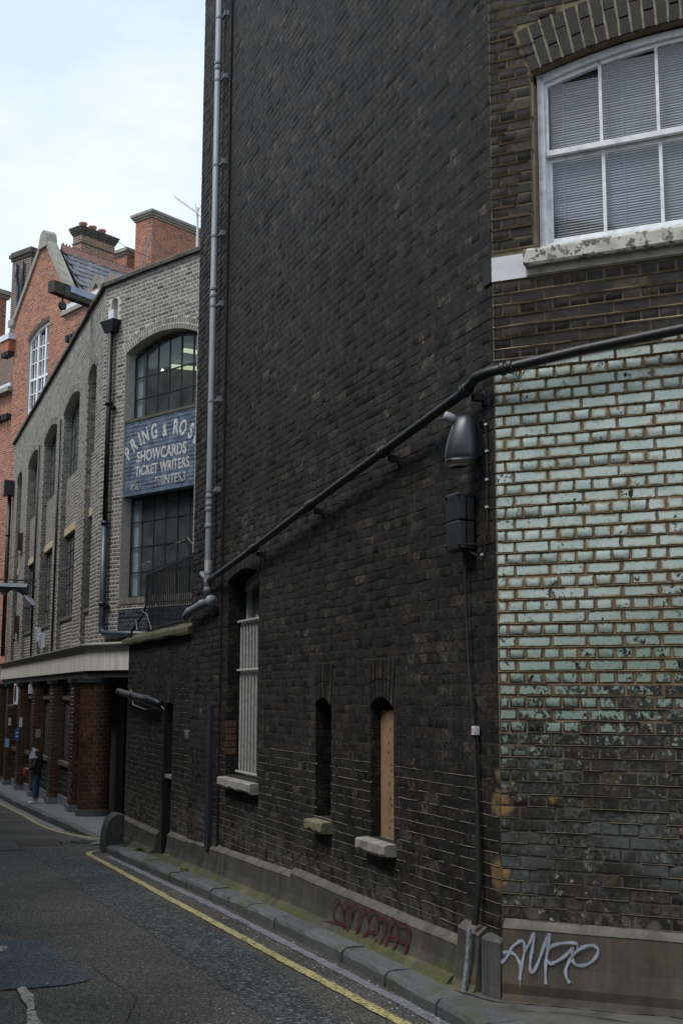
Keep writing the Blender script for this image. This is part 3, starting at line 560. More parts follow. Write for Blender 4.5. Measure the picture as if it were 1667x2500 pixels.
while s < 10.8:
    ln = random.choice([.62, .7, .8, .9]); e = min(s+ln, 10.85); a0, a1 = s+.010, e-.010
    ybar = T.pt((a0+a1)/2, .3)[1]; prof = [(0, -.25), (0, .070), (-.02, .098), (-.045, .105)]
    mb = MB(); nseg = 4; rows = []
    tilt = random.uniform(-.006, .006)
    for q in range(nseg+1):
        ss = a0+(a1-a0)*q/nseg; o1 = interp(ko, ss); o2 = kf(ss)+random.uniform(-.004, .004); yy = T.pt(ss, .3)[1]; row = []
        for (do, dz) in prof: row.append(T.pt(ss, o1+do+random.uniform(-.007, .007), g(yy)+dz+tilt+random.uniform(-.004, .004)))
        row.append(T.pt(ss, (o1+o2)/2, g(yy)+.106+tilt+random.uniform(-.004, .004))); row.append(T.pt(ss, o2, g(yy)+.108+tilt)); row.append(T.pt(ss, o2, g(yy)-.1)); rows.append(row)
    for r_ in rows: mb.v += r_
    n = len(rows[0])
    for q in range(nseg):
        for j in range(n-1): mb.f.append((q*n+j, q*n+j+1, (q+1)*n+j+1, (q+1)*n+j))
    mb.f += [tuple(range(n)), tuple(nseg*n+j for j in range(n-1, -1, -1))]
    mb.build('kerbstone', m_kerb, kerb); s = e; i += 1
# guard stone at the end of the low wall
gs = MB(); prof = []
for k in range(9):
    a = math.pi/2*k/8; prof.append((.55-.30*(1-math.sin(a)) if False else .55+(-.22)*(1-math.cos(a)), -.16+.16*math.sin(a)))
outl = [(.51, -.85), (.505, -.45), (.49, -.30), (.47, -.20), (.44, -.125), (.40, -.08), (.35, -.05), (.30, -.038), (.25, -.04), (.215, -.06), (.21, -.85)]
rows = []
for q, (s_, sc_) in enumerate(((10.86, .90), (10.90, .97), (10.98, 1.), (11.1, 1.), (11.22, .97), (11.28, .9))):
    rows.append([T.pt(s_, .37+(o-.37)*sc_+random.uniform(-.006, .006), -.85+(z+.85)*(.93+.07*sc_)+random.uniform(-.006, .006)) for o, z in outl])
for r_ in rows: gs.v += r_
n = len(outl)
for q in range(len(rows)-1):
    for j in range(n): gs.f.append((q*n+j, q*n+(j+1) % n, (q+1)*n+(j+1) % n, (q+1)*n+j))
gs.f += [tuple(range(n)), tuple((len(rows)-1)*n+j for j in range(n-1, -1, -1))]
tag(gs.build('guard_stone', plain('dark_pitted_stone', (.058, .058, .054), .85, .6, 14, bump=1., bscale=26, c2=(.03, .03, .03))), 'dark rounded guard stone at the far end of the kerb', 'guard stone')

# far pavement and its kerb
fp = MB(); far = [(18.2, .78), (6, .78), (0, .78), (-2.6, .80), (-3.4, .74), (-4.3, .66), (-5.6, .62)]
fo = []
for a, b in zip(far, far[1:]):
    n = max(1, int(abs(b[0]-a[0])/.6))
    for i in range(n): t = i/n; fo.append((a[0]+(b[0]-a[0])*t, a[1]+(b[1]-a[1])*t))
fo.append(far[-1])
hz = lambda s: .12 if s > -2.6 else max(.022, .12-(-2.6-s)*.07)
for (a, oa), (b, ob) in zip(fo, fo[1:]):
    q = [L.pt(a, oa-.13), L.pt(a, -2.5), L.pt(b, -2.5), L.pt(b, ob-.13)]; gq = grid([p[:2] for p in q], (lambda t, a=a, b=b: hz(a)+(hz(b)-hz(a))*t), 8, 1); fp.add(gq.v, gq.f)
pavement = fp.build('pavement', m_pave, kind='structure')
for (a, oa), (b, ob) in zip(fo, fo[1:]):
    mb = MB(); aa, bb = a-.004, b+.004
    pts = [(aa, oa, -.15), (aa, oa, hz(a)-.012), (aa, oa-.015, hz(a)+.003), (aa, oa-.135, hz(a)+.004)]
    v = [L.pt(s_, o_, 0) for s_, o_, _ in pts]+[L.pt(bb, o_-oa+ob, 0) for _, o_, _ in pts]; hh = [p[2] for p in pts]; hb = [-.15, hz(b)-.012, hz(b)+.003, hz(b)+.004]
    mb.v = [(p[0], p[1], g(p[1])+h) for p, h in zip(v, hh+hb)]; mb.f = [(0, 1, 5, 4), (1, 2, 6, 5), (2, 3, 7, 6), (0, 1, 2, 3), (7, 6, 5, 4)]
    mb.build('kerbstone', m_kerb, pavement)
# alley floor between the two buildings
al = MB(); pa = [T.pt(12.1, .5), T.pt(12.1, -9), G.pt(-9, .3), L.pt(-4.8, .5)]
gq = grid([pa[0][:2], pa[1][:2], pa[2][:2], pa[3][:2]], .018, 20, 20); al.add(gq.v, gq.f); al.build('alley_floor', m_pave, kind='structure')

# ------------------------------------------------------------------ tall soot-black building
HT = [(5.19, 6.38, .78, 2.90, .10, .36), (3.03, 3.44, .60, 1.56, .07, .26), (1.68, 2.14, .56, 1.56, .08, .26)]
tw = thing('brick_building', 'tall building with a sooty black side wall and narrow windows', 'building', T.pt(4, 0, g(11)))
ZT = 13.0
mb = wall(MB(), T, 0, 6.6, -.7, ZT, HT); twall = mb.build('wall', m_mdark, tw)
MB().box(T, 6.6, 7.93, -.4, .028, -.7, ZT).build('wall', m_mdark, tw)
MB().prism([T.pt(0, -.42, ZT), T.pt(7.93, -.42, ZT), T.pt(7.93, -8, ZT), T.pt(0, -8, ZT)], (0, 0, .2)).build('roof', m_coping, tw)
mb = MB()
for p, q in ((T.pt(7.93, -.4), T.pt(7.93, -8)), (T.pt(7.93, -8), T.pt(0, -8))): mb.quad((p[0], p[1], -1), (q[0], q[1], -1), (q[0], q[1], ZT+.1), (p[0], p[1], ZT+.1))
mb.build('rear_wall', m_soot, tw)
rects = lay(0, 6.6, -.15, ZT, holes=HT, ring=.0, joint=.0055)
rects = [r for r in rects if not any(h[0]-.06 < (r[0]+r[1])/2 < h[1]+.06 and h[3]+h[4]*.3 < (r[2]+r[3])/2 < h[3]+h[4]+.31 for h in HT[1:]) and not (5.13 < (r[0]+r[1])/2 < 6.44 and 2.9 < (r[2]+r[3])/2 < 3.22)]
emit(rects, T, m_soot, twall, 300, 0., jit=.0006, proud=.0011, relief=.35)
r2 = lay(6.6, 7.93, -.15, ZT, joint=.008); emit(r2, T, m_soot, tw, 0, .028, jit=.001, proud=.002, relief=.5)
vb = MB()
for h in HT[1:]:
    n = 7; a, b, zs_ = h[0], h[1], h[3]
    for i in range(n):
        def X(t, top): e = .05 if top else 0; return (a-e)+(b-a+2*e)*t
        t0, t1 = (i+.08)/n, (i+.92)/n; arc = lambda t: zs_+h[4]*(1-(2*t-1)**2)
        for za, zb in ((0, .47), (.5, 1.)):
            sz = []
            for t, q in ((t0, za), (t1, za), (t1, zb), (t0, zb)): sz.append((X(t, 0)*(1-q)+X(t, 1)*q, arc(t)*(1-q)+(zs_+.36)*q))
            vb.frprism(T, sz, -.01, .006+rs.uniform(0, .006))
vv = vb.build('brick_arch', m_soot, tw, kind='stuff'); rnd_attr(vv, 6)
vb = voussoirs(MB(), T, 5.19, 6.38, 2.90, .10, .225, 16, 0., .009); rnd_attr(vb.build('brick_arch', m_soot, tw, kind='stuff'))
zs_low = [(-.15+.075*k) for k in range(1, 18)]
ribs(T, .02, 6.6, [z for z in zs_low if z < 1.20], m_mpale, tw, HT, .013, .002, .0042, gaps=.2, step=.08)
ribs(T, .02, 6.6, [(-.15+.075*k) for k in range(18, 60)], plain('grimy_mortar', (.055, .050, .044), .95, .6, 5), tw, HT, .006, .002, .0022, gaps=.5)
ribs(T, 6.62, 7.93, [(-.15+.075*k) for k in range(2, 150)], plain('grey_grimy_mortar', (.085, .078, .066), .95, .6, 5), tw, (), .008, .031, .003, gaps=.3)
for a, b, c, zsp, rise, dpt in HT:
    mb = MB()
    for (p, q, c2, d2) in lay(-dpt, 0, c, zsp, bond='english', joint=.008):
        e = .003; mb.add([T.pt(b, p, c2), T.pt(b, q, c2), T.pt(b, q, d2), T.pt(b, p, d2), T.pt(b-e, p+.002, c2+.002), T.pt(b-e, q-.002, c2+.002), T.pt(b-e, q-.002, d2-.002), T.pt(b-e, p+.002, d2-.002)], [(4, 5, 6, 7), (0, 1, 5, 4), (1, 2, 6, 5), (2, 3, 7, 6), (3, 0, 4, 7)])
    rnd_attr(mb.build('jamb_brickwork', m_soot, tw, kind='stuff'), 5)
# reddish repair bricks in the far jamb of the barred window
for k in range(5): MB().box(T, 6.370, 6.385, -.11, .006, 1.0+.075*k, 1.065+.075*k).build('repair_brick', plain('brown_repair_brick', (.10, .06, .036), .85, .5, 14), tw)
# barred window
bw = MB().box(T, 5.2, 6.37, -.33, -.3, .8, 2.95).build('window', m_dark, tw); bw['label'] = 'tall narrow window behind pale vertical bars'
wf = MB()
for z0, z1 in ((.8, .86), ): wf.box(T, 5.2, 6.37, -.27, -.21, z0, z1)
for x0, x1 in ((6.30, 6.375), (5.195, 5.25)): wf.box(T, x0, x1, -.27, -.21, .8, 2.9)
ap = arc_pts(5.2, 6.37, 2.89, .10); ai = [(a*.985+.015*5.79, z-.08) for a, z in ap]
for (p, q), (p2, q2) in zip(zip(ap, ap[1:]), zip(ai, ai[1:])): wf.frprism(T, [p, q, q2, p2], -.27, -.19)
wf.build('window_frame', plain('chalky_white_paint', (.42, .42, .40), .7, .4, 12), bw)
MB().box(T, 5.25, 6.40, -.262, -.255, .86, 2.93).build('pane', m_glassd, bw)
for i in range(10):
    x = 6.34-i*.118; MB().tube([T.pt(x, -.155, .80), T.pt(x, -.155, 2.46+rs.uniform(-.01, .05))], .0165, 6).build('bar', m_bars, bw)
for z in (.815, 1.92, 2.46): MB().tube([T.pt(6.44, -.12, z), T.pt(5.16, -.12, z)], .015, 6).build('rail', m_bars, bw)
def sill(s0, s1, p, z0, z1, mat, back=.02):
    mb = MB(); n = 7; rows = []
    for i in range(n+1):
        x = s0+(s1-s0)*i/n; c = rs.uniform(-.008, .008)*(1 if 0 < i < n else .4); d = rs.uniform(-.01, .02)
        rows.append([T.pt(x, -back, z0), T.pt(x, p+c-.012, z0+max(0, d)), T.pt(x, p+c, z0+.02+max(0, d)), T.pt(x, p+c-.002, z1-.014), T.pt(x, p+c-.014, z1-.004), T.pt(x, -back, z1+.012)])
    for r_ in rows: mb.v += r_
    for i in range(n):
        for j in range(6): mb.f.append((i*6+j, i*6+(j+1) % 6, (i+1)*6+(j+1) % 6, (i+1)*6+j))
    mb.f += [tuple(range(5, -1, -1)), tuple(n*6+j for j in range(6))]
    return mb.build('sill', mat, tw)
sill(5.12, 6.36, .10, .655, .765, m_stone, .3)['label'] = 'chipped grey stone sill under the barred window'
sill(2.99, 3.42, .105, .485, .585, m_stone_moss, .2)['label'] = 'broken mossy sill under the empty slot window'
sill(1.63, 2.21, .10, .455, .555, m_stone, .2)['label'] = 'pale chipped stone sill under the boarded window'
sw = MB().box(T, 3.05, 3.43, -.25, -.2, .58, 1.62).build('window', m_dark, tw); sw['label'] = 'black empty slot window'
MB().box(T, 3.03, 3.10, -.19, -.12, .6, 1.56).build('window_frame', m_flat, sw)
MB().box(T, 3.2, 3.225, -.17, -.12, .64, 1.52).build('glazing_bar', m_flat, sw)
MB().box(T, 1.69, 2.13, -.22, -.2, .54, 1.62).build('window', m_dark, tw)['label'] = 'small arched window boarded with plywood'
pl = MB().box(T, 1.69, 2.135, -.10, -.085, .545, 1.535).build('board', m_ply, tw); pl['label'] = 'tan plywood board filling the right-hand small window'
mb = MB()
for i in range(11): x, z = 1.93+rs.uniform(-.035, .035), .62+i*.085+rs.uniform(-.03, .03); mb.box(T, x, x+.012, -.084, -.082, z, z+.018)
mb.build('screw_holes', m_flat, pl, kind='stuff')
mb = MB(); mb.ribbon([T.pt(1.82, -.083, .72), T.pt(1.80, -.083, .67), T.pt(1.79, -.083, .62)], .012, (*T.n, 0)); mb.ribbon([T.pt(1.84, -.083, .655), T.pt(1.76, -.083, .66)], .008, (*T.n, 0)); mb.build('scratch', plain('scratch_white', (.4, .38, .36)), pl)
# plinth, swept with a concave foot and a bevelled top
def plinth(fr, segs, mat, parent, foot=.12, top=.055):
    for s0, s1, z0, z1 in segs:
        mb = MB(); n = max(2, int(abs(s1-s0)/.25)); rows = []
        for i in range(n+1):
            x = s0+(s1-s0)*i/n; zt = z0+(z1-z0)*i/n+rs.uniform(-.003, .003); yb = g(fr.pt(x, .1)[1])+.09; w = rs.uniform(-.003, .003); q = foot+rs.uniform(-.008, .008)
            rows.append([fr.pt(x, 0, zt+.035), fr.pt(x, top*.8, zt+.004), fr.pt(x, top+w, zt-.012), fr.pt(x, top+.012+w, yb+(zt-yb)*.5), fr.pt(x, top+.03+w, yb+(zt-yb)*.25), fr.pt(x, top+(q-top)*.6, yb+.05), fr.pt(x, q, yb+.008), fr.pt(x, q+.05, yb-.03)])
        for r_ in rows: mb.v += r_
        m = 8
        for i in range(n):
            for j in range(m-1): mb.f.append((i*m+j, i*m+j+1, (i+1)*m+j+1, (i+1)*m+j))
        for e in (0, n):
            k = len(mb.v); x = s0 if e == 0 else s1; mb.v += [fr.pt(x, -.01, rows[e][j][2]) for j in range(m)]
            for j in range(m-1): mb.f.append((e*m+j, e*m+j+1, k+j+1, k+j))
        o = mb.build('plinth', mat, parent)
        fl = MB(); fl.v = []
        for r_ in rows: fl.v += [tuple(Vector(r_[0])+Vector((fr.n[0], fr.n[1], 0))*.004+Vector((0, 0, .004))), tuple(Vector(r_[1])+Vector((0, 0, .004))), tuple(Vector(r_[2])+Vector((fr.n[0], fr.n[1], .3))*.004)]
        for i in range(n): fl.f += [(3*i, 3*i+1, 3*i+4, 3*i+3), (3*i+1, 3*i+2, 3*i+5, 3*i+4)]
        fl.build('plinth_edge', m_fillet, o)
plinth(T, [(.50, 3.94, .055, .06), (3.94, 6.70, .025, -.045), (6.70, 7.93, -.05, -.09)], m_plinth, tw, .15)
plinth(T, [(.19, .49, .17, .175)], m_plinth, tw, .12, .06)
RG = [[(2.544, -0.092), (2.558, -0.02), (2.654, 0.011), (2.735, -0.038), (2.748, -0.106), (2.706, -0.146), (2.611, -0.158), (2.517, -0.142)], [(2.901, -0.225), (2.873, -0.197), (2.734, -0.183), (2.517, -0.156), (2.425, -0.154)], [(2.361, -0.062), (2.374, -0.001), (2.453, 0.023), (2.505, -0.012), (2.518, -0.078), (2.478, -0.136), (2.438, -0.201)], [(2.158, -0.038), (2.183, 0.011), (2.246, 0.028), (2.322, -0.002), (2.366, -0.099), (2.386, -0.183), (2.334, -0.219), (2.232, -0.21), (2.17, -0.146), (2.158, -0.065)], [(2.011, 0.021), (2.072, 0.028), (2.134, -0.016), (2.183, -0.131), (2.207, -0.206), (2.158, -0.232), (2.072, -0.199), (1.999, -0.125), (1.987, -0.045), (2.024, 0.001)], [(2.011, -0.04), (1.963, 0.024), (1.892, 0.045), (1.834, 0.04), (1.81, -0.016), (1.811, -0.076), (1.845, -0.107), (1.94, -0.115), (2.011, -0.153), (2.04, -0.219), (1.987, -0.244), (1.892, -0.227), (1.822, -0.18), (1.799, -0.133)], [(1.822, -0.001), (1.684, 0.022), (1.651, 0.011), (1.673, -0.06), (1.708, -0.151), (1.753, -0.218)], [(1.573, 0.024), (1.595, -0.08), (1.618, -0.168), (1.674, -0.228)], [(1.573, -0.01), (1.551, 0.036), (1.496, 0.046), (1.453, 0.019), (1.432, -0.043), (1.454, -0.121), (1.497, -0.195)], [(1.595, -0.097), (1.421, -0.074)], [(1.463, 0.025), (1.252, 0.044), (1.243, -0.034), (1.254, -0.117), (1.306, -0.199)], [(1.4, -0.079), (1.243, -0.067)]]
WG = [[(-0.012, 0.048), (-0.033, 0.067), (-0.055, 0.098), (-0.083, 0.145), (-0.126, 0.181), (-0.151, 0.184), (-0.16, 0.146), (-0.149, 0.08), (-0.14, 0.028), (-0.133, -0.037)], [(-0.024, 0.105), (-0.048, 0.116), (-0.083, 0.11), (-0.11, 0.09), (-0.135, 0.04), (-0.129, -0.031)], [(-0.16, 0.126), (-0.188, 0.174), (-0.221, 0.235), (-0.212, 0.163), (-0.196, 0.084), (-0.195, 0.033), (-0.206, 0.008), (-0.227, 0.036), (-0.256, 0.103), (-0.285, 0.182), (-0.314, 0.242), (-0.305, 0.171), (-0.293, 0.093), (-0.289, 0.042), (-0.291, -0.047)], [(-0.295, 0.119), (-0.319, 0.166), (-0.374, 0.19), (-0.441, 0.202), (-0.482, 0.199)], [(-0.297, 0.091), (-0.317, 0.072), (-0.358, 0.089), (-0.406, 0.122), (-0.447, 0.164), (-0.454, 0.165), (-0.45, 0.126), (-0.459, 0.089), (-0.492, 0.076), (-0.546, 0.091), (-0.593, 0.133), (-0.607, 0.172), (-0.588, 0.195), (-0.548, 0.194), (-0.494, 0.168), (-0.453, 0.127), (-0.425, 0.08), (-0.411, 0.04), (-0.417, 0.003), (-0.436, -0.027)]]
def smooth(pts, n=5):
    out = []; P_ = [pts[0]]+pts+[pts[-1]]
    for i in range(1, len(P_)-2):
        for k in range(n):
            t = k/n; p = []
            for c in range(2):
                a, b, c_, d = P_[i-1][c], P_[i][c], P_[i+1][c], P_[i+2][c]; p.append(.5*(2*b+(c_-a)*t+(2*a-5*b+4*c_-d)*t*t+(3*b-a-3*c_+d)*t**3))
            out.append(tuple(p))
    return out+[pts[-1]]
def graf(fr, strokes, w, mat, parent, offf):
    mb = MB()
    for k, st_ in enumerate(strokes):
        sp = smooth(st_); pts = [fr.pt(x, offf(z), z) for x, z in sp]; mb.ribbon(pts, [w*1.7*(.9+.2*math.sin(i*.7+k)) for i, _ in enumerate(pts)], (*fr.n, 0), .002+.0004*k)
        if k % 3 == 0: x, z = sp[-1]; mb.ribbon([fr.pt(x, offf(z-q), z-q) for q in (0, .02, .045)], [w*.5, w*.35, w*.25], (*fr.n, 0), .0025+.0004*k)
    o = mb.build('graffiti', mat, parent); n = len(o.data.vertices); o.data.attributes.new('across', 'FLOAT', 'POINT').data.foreach_set('value', (np.arange(n) % 2).astype('f')); return o
def spray(name, c):
    n = N(name); a = n.t.nodes.new('ShaderNodeAttribute'); a.attribute_name = 'across'; d = n.math('ABSOLUTE', n.math('SUBTRACT', n.math('MULTIPLY', a.outputs['Fac'], 2.), 1.))
    al = n.step(n.math('ADD', d, n.math('MULTIPLY', n.math('SUBTRACT', n.noise(150, 3, .8), .5), 1.1)), .98, .42); al = n.math('MULTIPLY', al, n.ramp(n.noise(9, 4), [(.3, .62), (.6, 1.)]))
    n.put(n.b.inputs['Alpha'], al); return n.done(c, .75, .25)
m_redspray = spray('dull_red_spray', (.10, .022, .026)); m_lilac = spray('pale_lilac_spray', (.34, .37, .46))
graf(T, RG, .023, m_redspray, tw, lambda z: .076+max(0, (.0-z))*.085+(max(0, -.12-z))*.12)

# ------------------------------------------------------------------ painted corner building
HW = [(-2.28, -.285, 4.53, 5.79, .14, .30)]
cb = thing('brick_building', 'corner building with flaking pale green painted brickwork and a sash window', 'building', W.pt(-1.5, 0, g(7)))
cwall = wall(MB(), W, -8, 0, -.5, ZT, HW).build('wall', m_mwall, cb)
mb = MB()
for p, q in ((W.pt(-8, 0), W.pt(-8, -9)), (W.pt(-8, -9), T.pt(0, -8)), (T.pt(0, -8), T.pt(0, -.42))): mb.quad((p[0], p[1], -1), (q[0], q[1], -1), (q[0], q[1], ZT+.1), (p[0], p[1], ZT+.1))
mb.build('rear_wall', m_soot, cb)
MB().prism([W.pt(-8, -.1, ZT), W.pt(0, -.1, ZT), T.pt(0, -8, ZT), W.pt(-8, -9, ZT)], (0, 0, .2)).build('roof', m_coping, cb)
band = (4.365, 4.53)
rects = [r for r in lay(-8, 0, -.3+.0, ZT, holes=HW, ring=.34, joint=.015) if not (r[2] > band[0]-.045 and r[3] < band[1]+.045) and not (-2.45 < (r[0]+r[1])/2 < -.24 and 4.37 < (r[2]+r[3])/2 < 4.56)]
emit(rects, W, m_paint, cwall, 300, 0., jit=.002, proud=.005)
bed = [(-.3+.075*k) for k in range(5, 90)]
ribs(W, -4, -.0, [z for z in bed if 3.80 < z and not band[0]-.03 < z < band[1]+.03], m_mbuff, cb, [(-2.35, -.23, 4.3, 5.79, .46)], .015, .009, .007, gaps=.01, step=.2)
ribs(W, -4, -.0, [z for z in bed if 1.75 < z <= 3.80], m_mbuffd, cb, (), .012, .007, .004, gaps=.04, step=.2, name='mortar_ridge')
ribs(W, -4, -.0, [z for z in bed if z <= 1.75], plain('grey_brown_mortar', (.105, .09, .068), .95, .6, 6, bump=.5), cb, (), .009, .006, .005, gaps=.4, step=.15)
vert = []
for (a, b, c, d) in rects:
    if c > 3.75 and a > -3: vert.append((a-.0055, c, d))
ribs(W, 0, 0, [], plain('dull_buff_perpend', (.17, .14, .09), .95, .5, 10), cb, (), .013, .008, .003, vert=vert)
vb = voussoirs(MB(), W, -2.28, -.285, 5.79, .14, .33, 26, 0., .010, split=1, gap=.16); rnd_attr(vb.build('brick_arch', m_paint, cb, kind='stuff'))
n_ = 26; c_ = -1.2825; w_ = .9975; Rr_ = (w_*w_+.14**2)/.28; zc_ = 5.93-Rr_; a_ = math.asin(w_/Rr_); mb = MB()
for i in range(1, n_):
    t = a_*(2*i/n_-1); p = [(c_+(Rr_+q)*math.sin(t), zc_+(Rr_+q)*math.cos(t)) for q in (.0, .11, .22, .33)]
    mb.ribbon([W.pt(x+rs.uniform(-.002, .002), .006, z) for x, z in p], [.015+rs.uniform(-.004, .004) for _ in p], (*W.n, 0), .004)
mb.build('mortar_ridge', plain('grey_buff_mortar', (.20, .175, .125), .95, .5, 14), cb, kind='stuff')
MB().box(W, -8, -.0, .0, .014, band[0], band[1]).build('white_band', m_whitef, cb)
MB().box(T, 0.0, .105, .0, .014, band[0], band[1]).build('black_band', m_flat, cb)
dm = N('peeling_cream_paint'); f_ = dm.noise(16, 7, .72); c__ = dm.mix(dm.step(f_, .53, .56), (.50, .49, .45), (.12, .105, .085)); c__ = dm.mix(dm.step(dm.noise(5, 5), .45, .65), c__, dm.mix(.5, c__, (.25, .23, .19))); dm.bump(dm.step(f_, .56, .53), .8, .006); m_peel = dm.done(c__, .75, .35)
ws = MB(); rows = []; n = 26
for i in range(n+1):
    x = -.235-(2.35-.235)*i/n; c = rs.uniform(-.004, .004); rows.append([W.pt(x, 0, 4.425), W.pt(x, .068+c, 4.428+c), W.pt(x, .076+c, 4.44), W.pt(x, .075+c, 4.522), W.pt(x, .066, 4.536), W.pt(x, -.12, 4.556)])
for r_ in rows: ws.v += r_
for i in range(n):
    for j in range(6): ws.f.append((i*6+j, i*6+(j+1) % 6, (i+1)*6+(j+1) % 6, (i+1)*6+j))
ws.f += [tuple(range(6)), tuple(n*6+j for j in range(5, -1, -1))]
ws.build('sill', m_peel, cb)['label'] = 'window sill with thick peeling cream paint'
MB().box(W, -2.3, -.24, .0145, .03, 4.37, 4.424).build('sill_moulding', plain('grimy_cream_render', (.30, .28, .23), .85, .5, 8), cb)
# sash window
sash = MB().box(W, -2.27, -.30, -.30, -.29, 4.5, 5.95).build('sash_window', m_dark, cb); sash['label'] = 'white arched sash window with venetian blinds'
sf = MB(); B0, B1 = -2.25, -.31
sf.box(W, B1-.045, B1, -.16, -.075, 4.56, 5.80); sf.box(W, B0, B0+.045, -.16, -.075, 4.56, 5.80); sf.box(W, B0, B1, -.16, -.07, 4.545, 4.60)
ap = arc_pts(B0, B1, 5.79, .125, 16); ai = arc_pts(B0+.045, B1-.045, 5.745, .125, 16)
for (p, q), (p2, q2) in zip(zip(ap, ap[1:]), zip(ai, ai[1:])): sf.frprism(W, [p, q, q2, p2], -.16, -.075)
sf.build('window_frame', m_white, sash)
up_ = MB(); X = [-.375, -.73, -1.10, -1.46, -1.83, -2.19]
up_.box(W, -2.2, -.356, -.135, -.098, 5.225, 5.262); up_.box(W, -.375, -.356, -.135, -.098, 5.262, 5.74); up_.box(W, -2.21, -2.19, -.135, -.098, 5.262, 5.74)
for x in X[1:-1]: up_.box(W, x-.010, x+.010, -.13, -.1, 5.262, 5.84)
ap = arc_pts(B0+.045, B1-.045, 5.743, .125, 16); ai = arc_pts(B0+.07, B1-.07, 5.715, .125, 16)
for (p, q), (p2, q2) in zip(zip(ap, ap[1:]), zip(ai, ai[1:])): up_.frprism(W, [p, q, q2, p2], -.135, -.1)
up_.build('upper_sash', m_white, sash)
lo = MB(); lo.box(W, -2.205, -.355, -.158, -.140, 4.60, 4.655); lo.box(W, -2.205, -.355, -.158, -.140, 5.19, 5.224); lo.box(W, -.385, -.355, -.158, -.140, 4.655, 5.19); lo.box(W, -2.205, -2.18, -.158, -.140, 4.655, 5.19)
for x in X[1:-1]: lo.box(W, x-.011, x+.011, -.157, -.138, 4.655, 5.19)
lo.build('lower_sash', m_white, sash)
for a, b in zip(X, X[1:]):
    MB().box(W, b+.011, a-.011, -.150, -.147, 4.656, 5.19).build('pane', m_glassw, sash)
    zt = min(interp(sorted(arc_pts(B0+.07, B1-.07, 5.715, .125, 16)), x) for x in (a, b)); MB().box(W, b+.010, a-.010, -.118, -.115, 5.262, zt+.01).build('pane', m_glassw, sash)
bl = MB(); m_blind = plain('white_blind_slat', (.58, .56, .565), .45, .06, 4, bump=0)
z = 4.64
while z < 5.84:
    sg_ = rs.uniform(-.0016, .0016); sh_ = rs.uniform(-.0016, .0016); bl.add([W.pt(-2.2, -.180, z+sg_), W.pt(-.38, -.180, z+sh_), W.pt(-.38, -.190, z+.0155), W.pt(-2.2, -.190, z+.0155), W.pt(-2.2, -.1835, z+.0085), W.pt(-.38, -.1835, z+.0085)], [(0, 1, 5, 4), (4, 5, 2, 3)]); z += .0185
for x in (-.46, -.86, -1.3, -1.75): bl.box(W, x, x+.003, -.1765, -.174, 4.64, 5.8)
bl.build('blind', m_blind, sash)
rm = MB()
def room(fr, s0, s1, o0, o1, z0, z1, name, mats, parent, skew=0.):
    mb = MB(); V_ = [fr.pt(a+(skew if (b == o0 and a == s1) else 0), b, c) for c in (z0, z1) for b in (o0, o1) for a in (s0, s1)]
    mb.add(V_, [(0, 1, 5, 4), (0, 4, 6, 2), (1, 3, 7, 5), (0, 2, 3, 1)]); o = mb.build(name, mats[0], parent)
    MB().add(V_, [(4, 5, 7, 6)]).build('ceiling', mats[1], o); return o
m_office = plain('office_wall', (.45, .43, .42), .9, .15, 2)
rmo = room(W, -2.6, -.1, -3.2, -.285, 4.3, 6.2, 'office_room', (m_office, m_ceil), cb)
bpy.data.objects.remove(sash) if False else None
MB().tube([W.pt(-1.60, -1.2, 6.15), W.pt(-1.60, -1.2, 5.98)], .01, 6).build('lamp_flex', m_flat, rmo)
mb = MB(); c = W.pt(-1.36, -.75, 5.66); mb.tube([(c[0], c[1], c[2]-.03), (c[0], c[1], c[2]-.02), (c[0], c[1], c[2]+.02), (c[0], c[1], c[2]+.03)], [.10, .135, .135, .10], 20); mb.build('ceiling_lamp', m_lampe, rmo, True)
MB().box(W, -.305, -.287, -.12, -.003, 4.56, 5.72).build('reveal_board', plain('brown_board', (.17, .12, .08), .8, .4, 8), cb)
plinth(W, [(-1.5, -.02, .262, .262), (-8, -1.5, .262, .262)], m_plinthW, cb, .085, .05)
graf(W, WG, .0155, m_lilac, cb, lambda z: .064+max(0, .10-z)*.11)
pil = MB(); rows = []
for i, z in enumerate((-.30, -.1, .05, .16)):
    rows.append([T.pt(.145, .02, z), T.pt(.145, .070+(.012 if i == 0 else 0), z), T.pt(.03, .076+(.01 if i == 0 else 0), z), W.pt(-.005, .070, z), W.pt(-.02, .04, z)])
rows.append([T.pt(.145, .0, .19), T.pt(.14, .04, .185), T.pt(.03, .045, .185), W.pt(0, .04, .18), W.pt(-.015, .02, .18)])
for r_ in rows: pil.v += r_
for i in range(len(rows)-1):
    for j in range(4): pil.f.append((i*5+j, i*5+j+1, (i+1)*5+j+1, (i+1)*5+j))
pil.f.append((20, 21, 22, 23, 24)); pil.build('corner_post', m_pillar, cb)

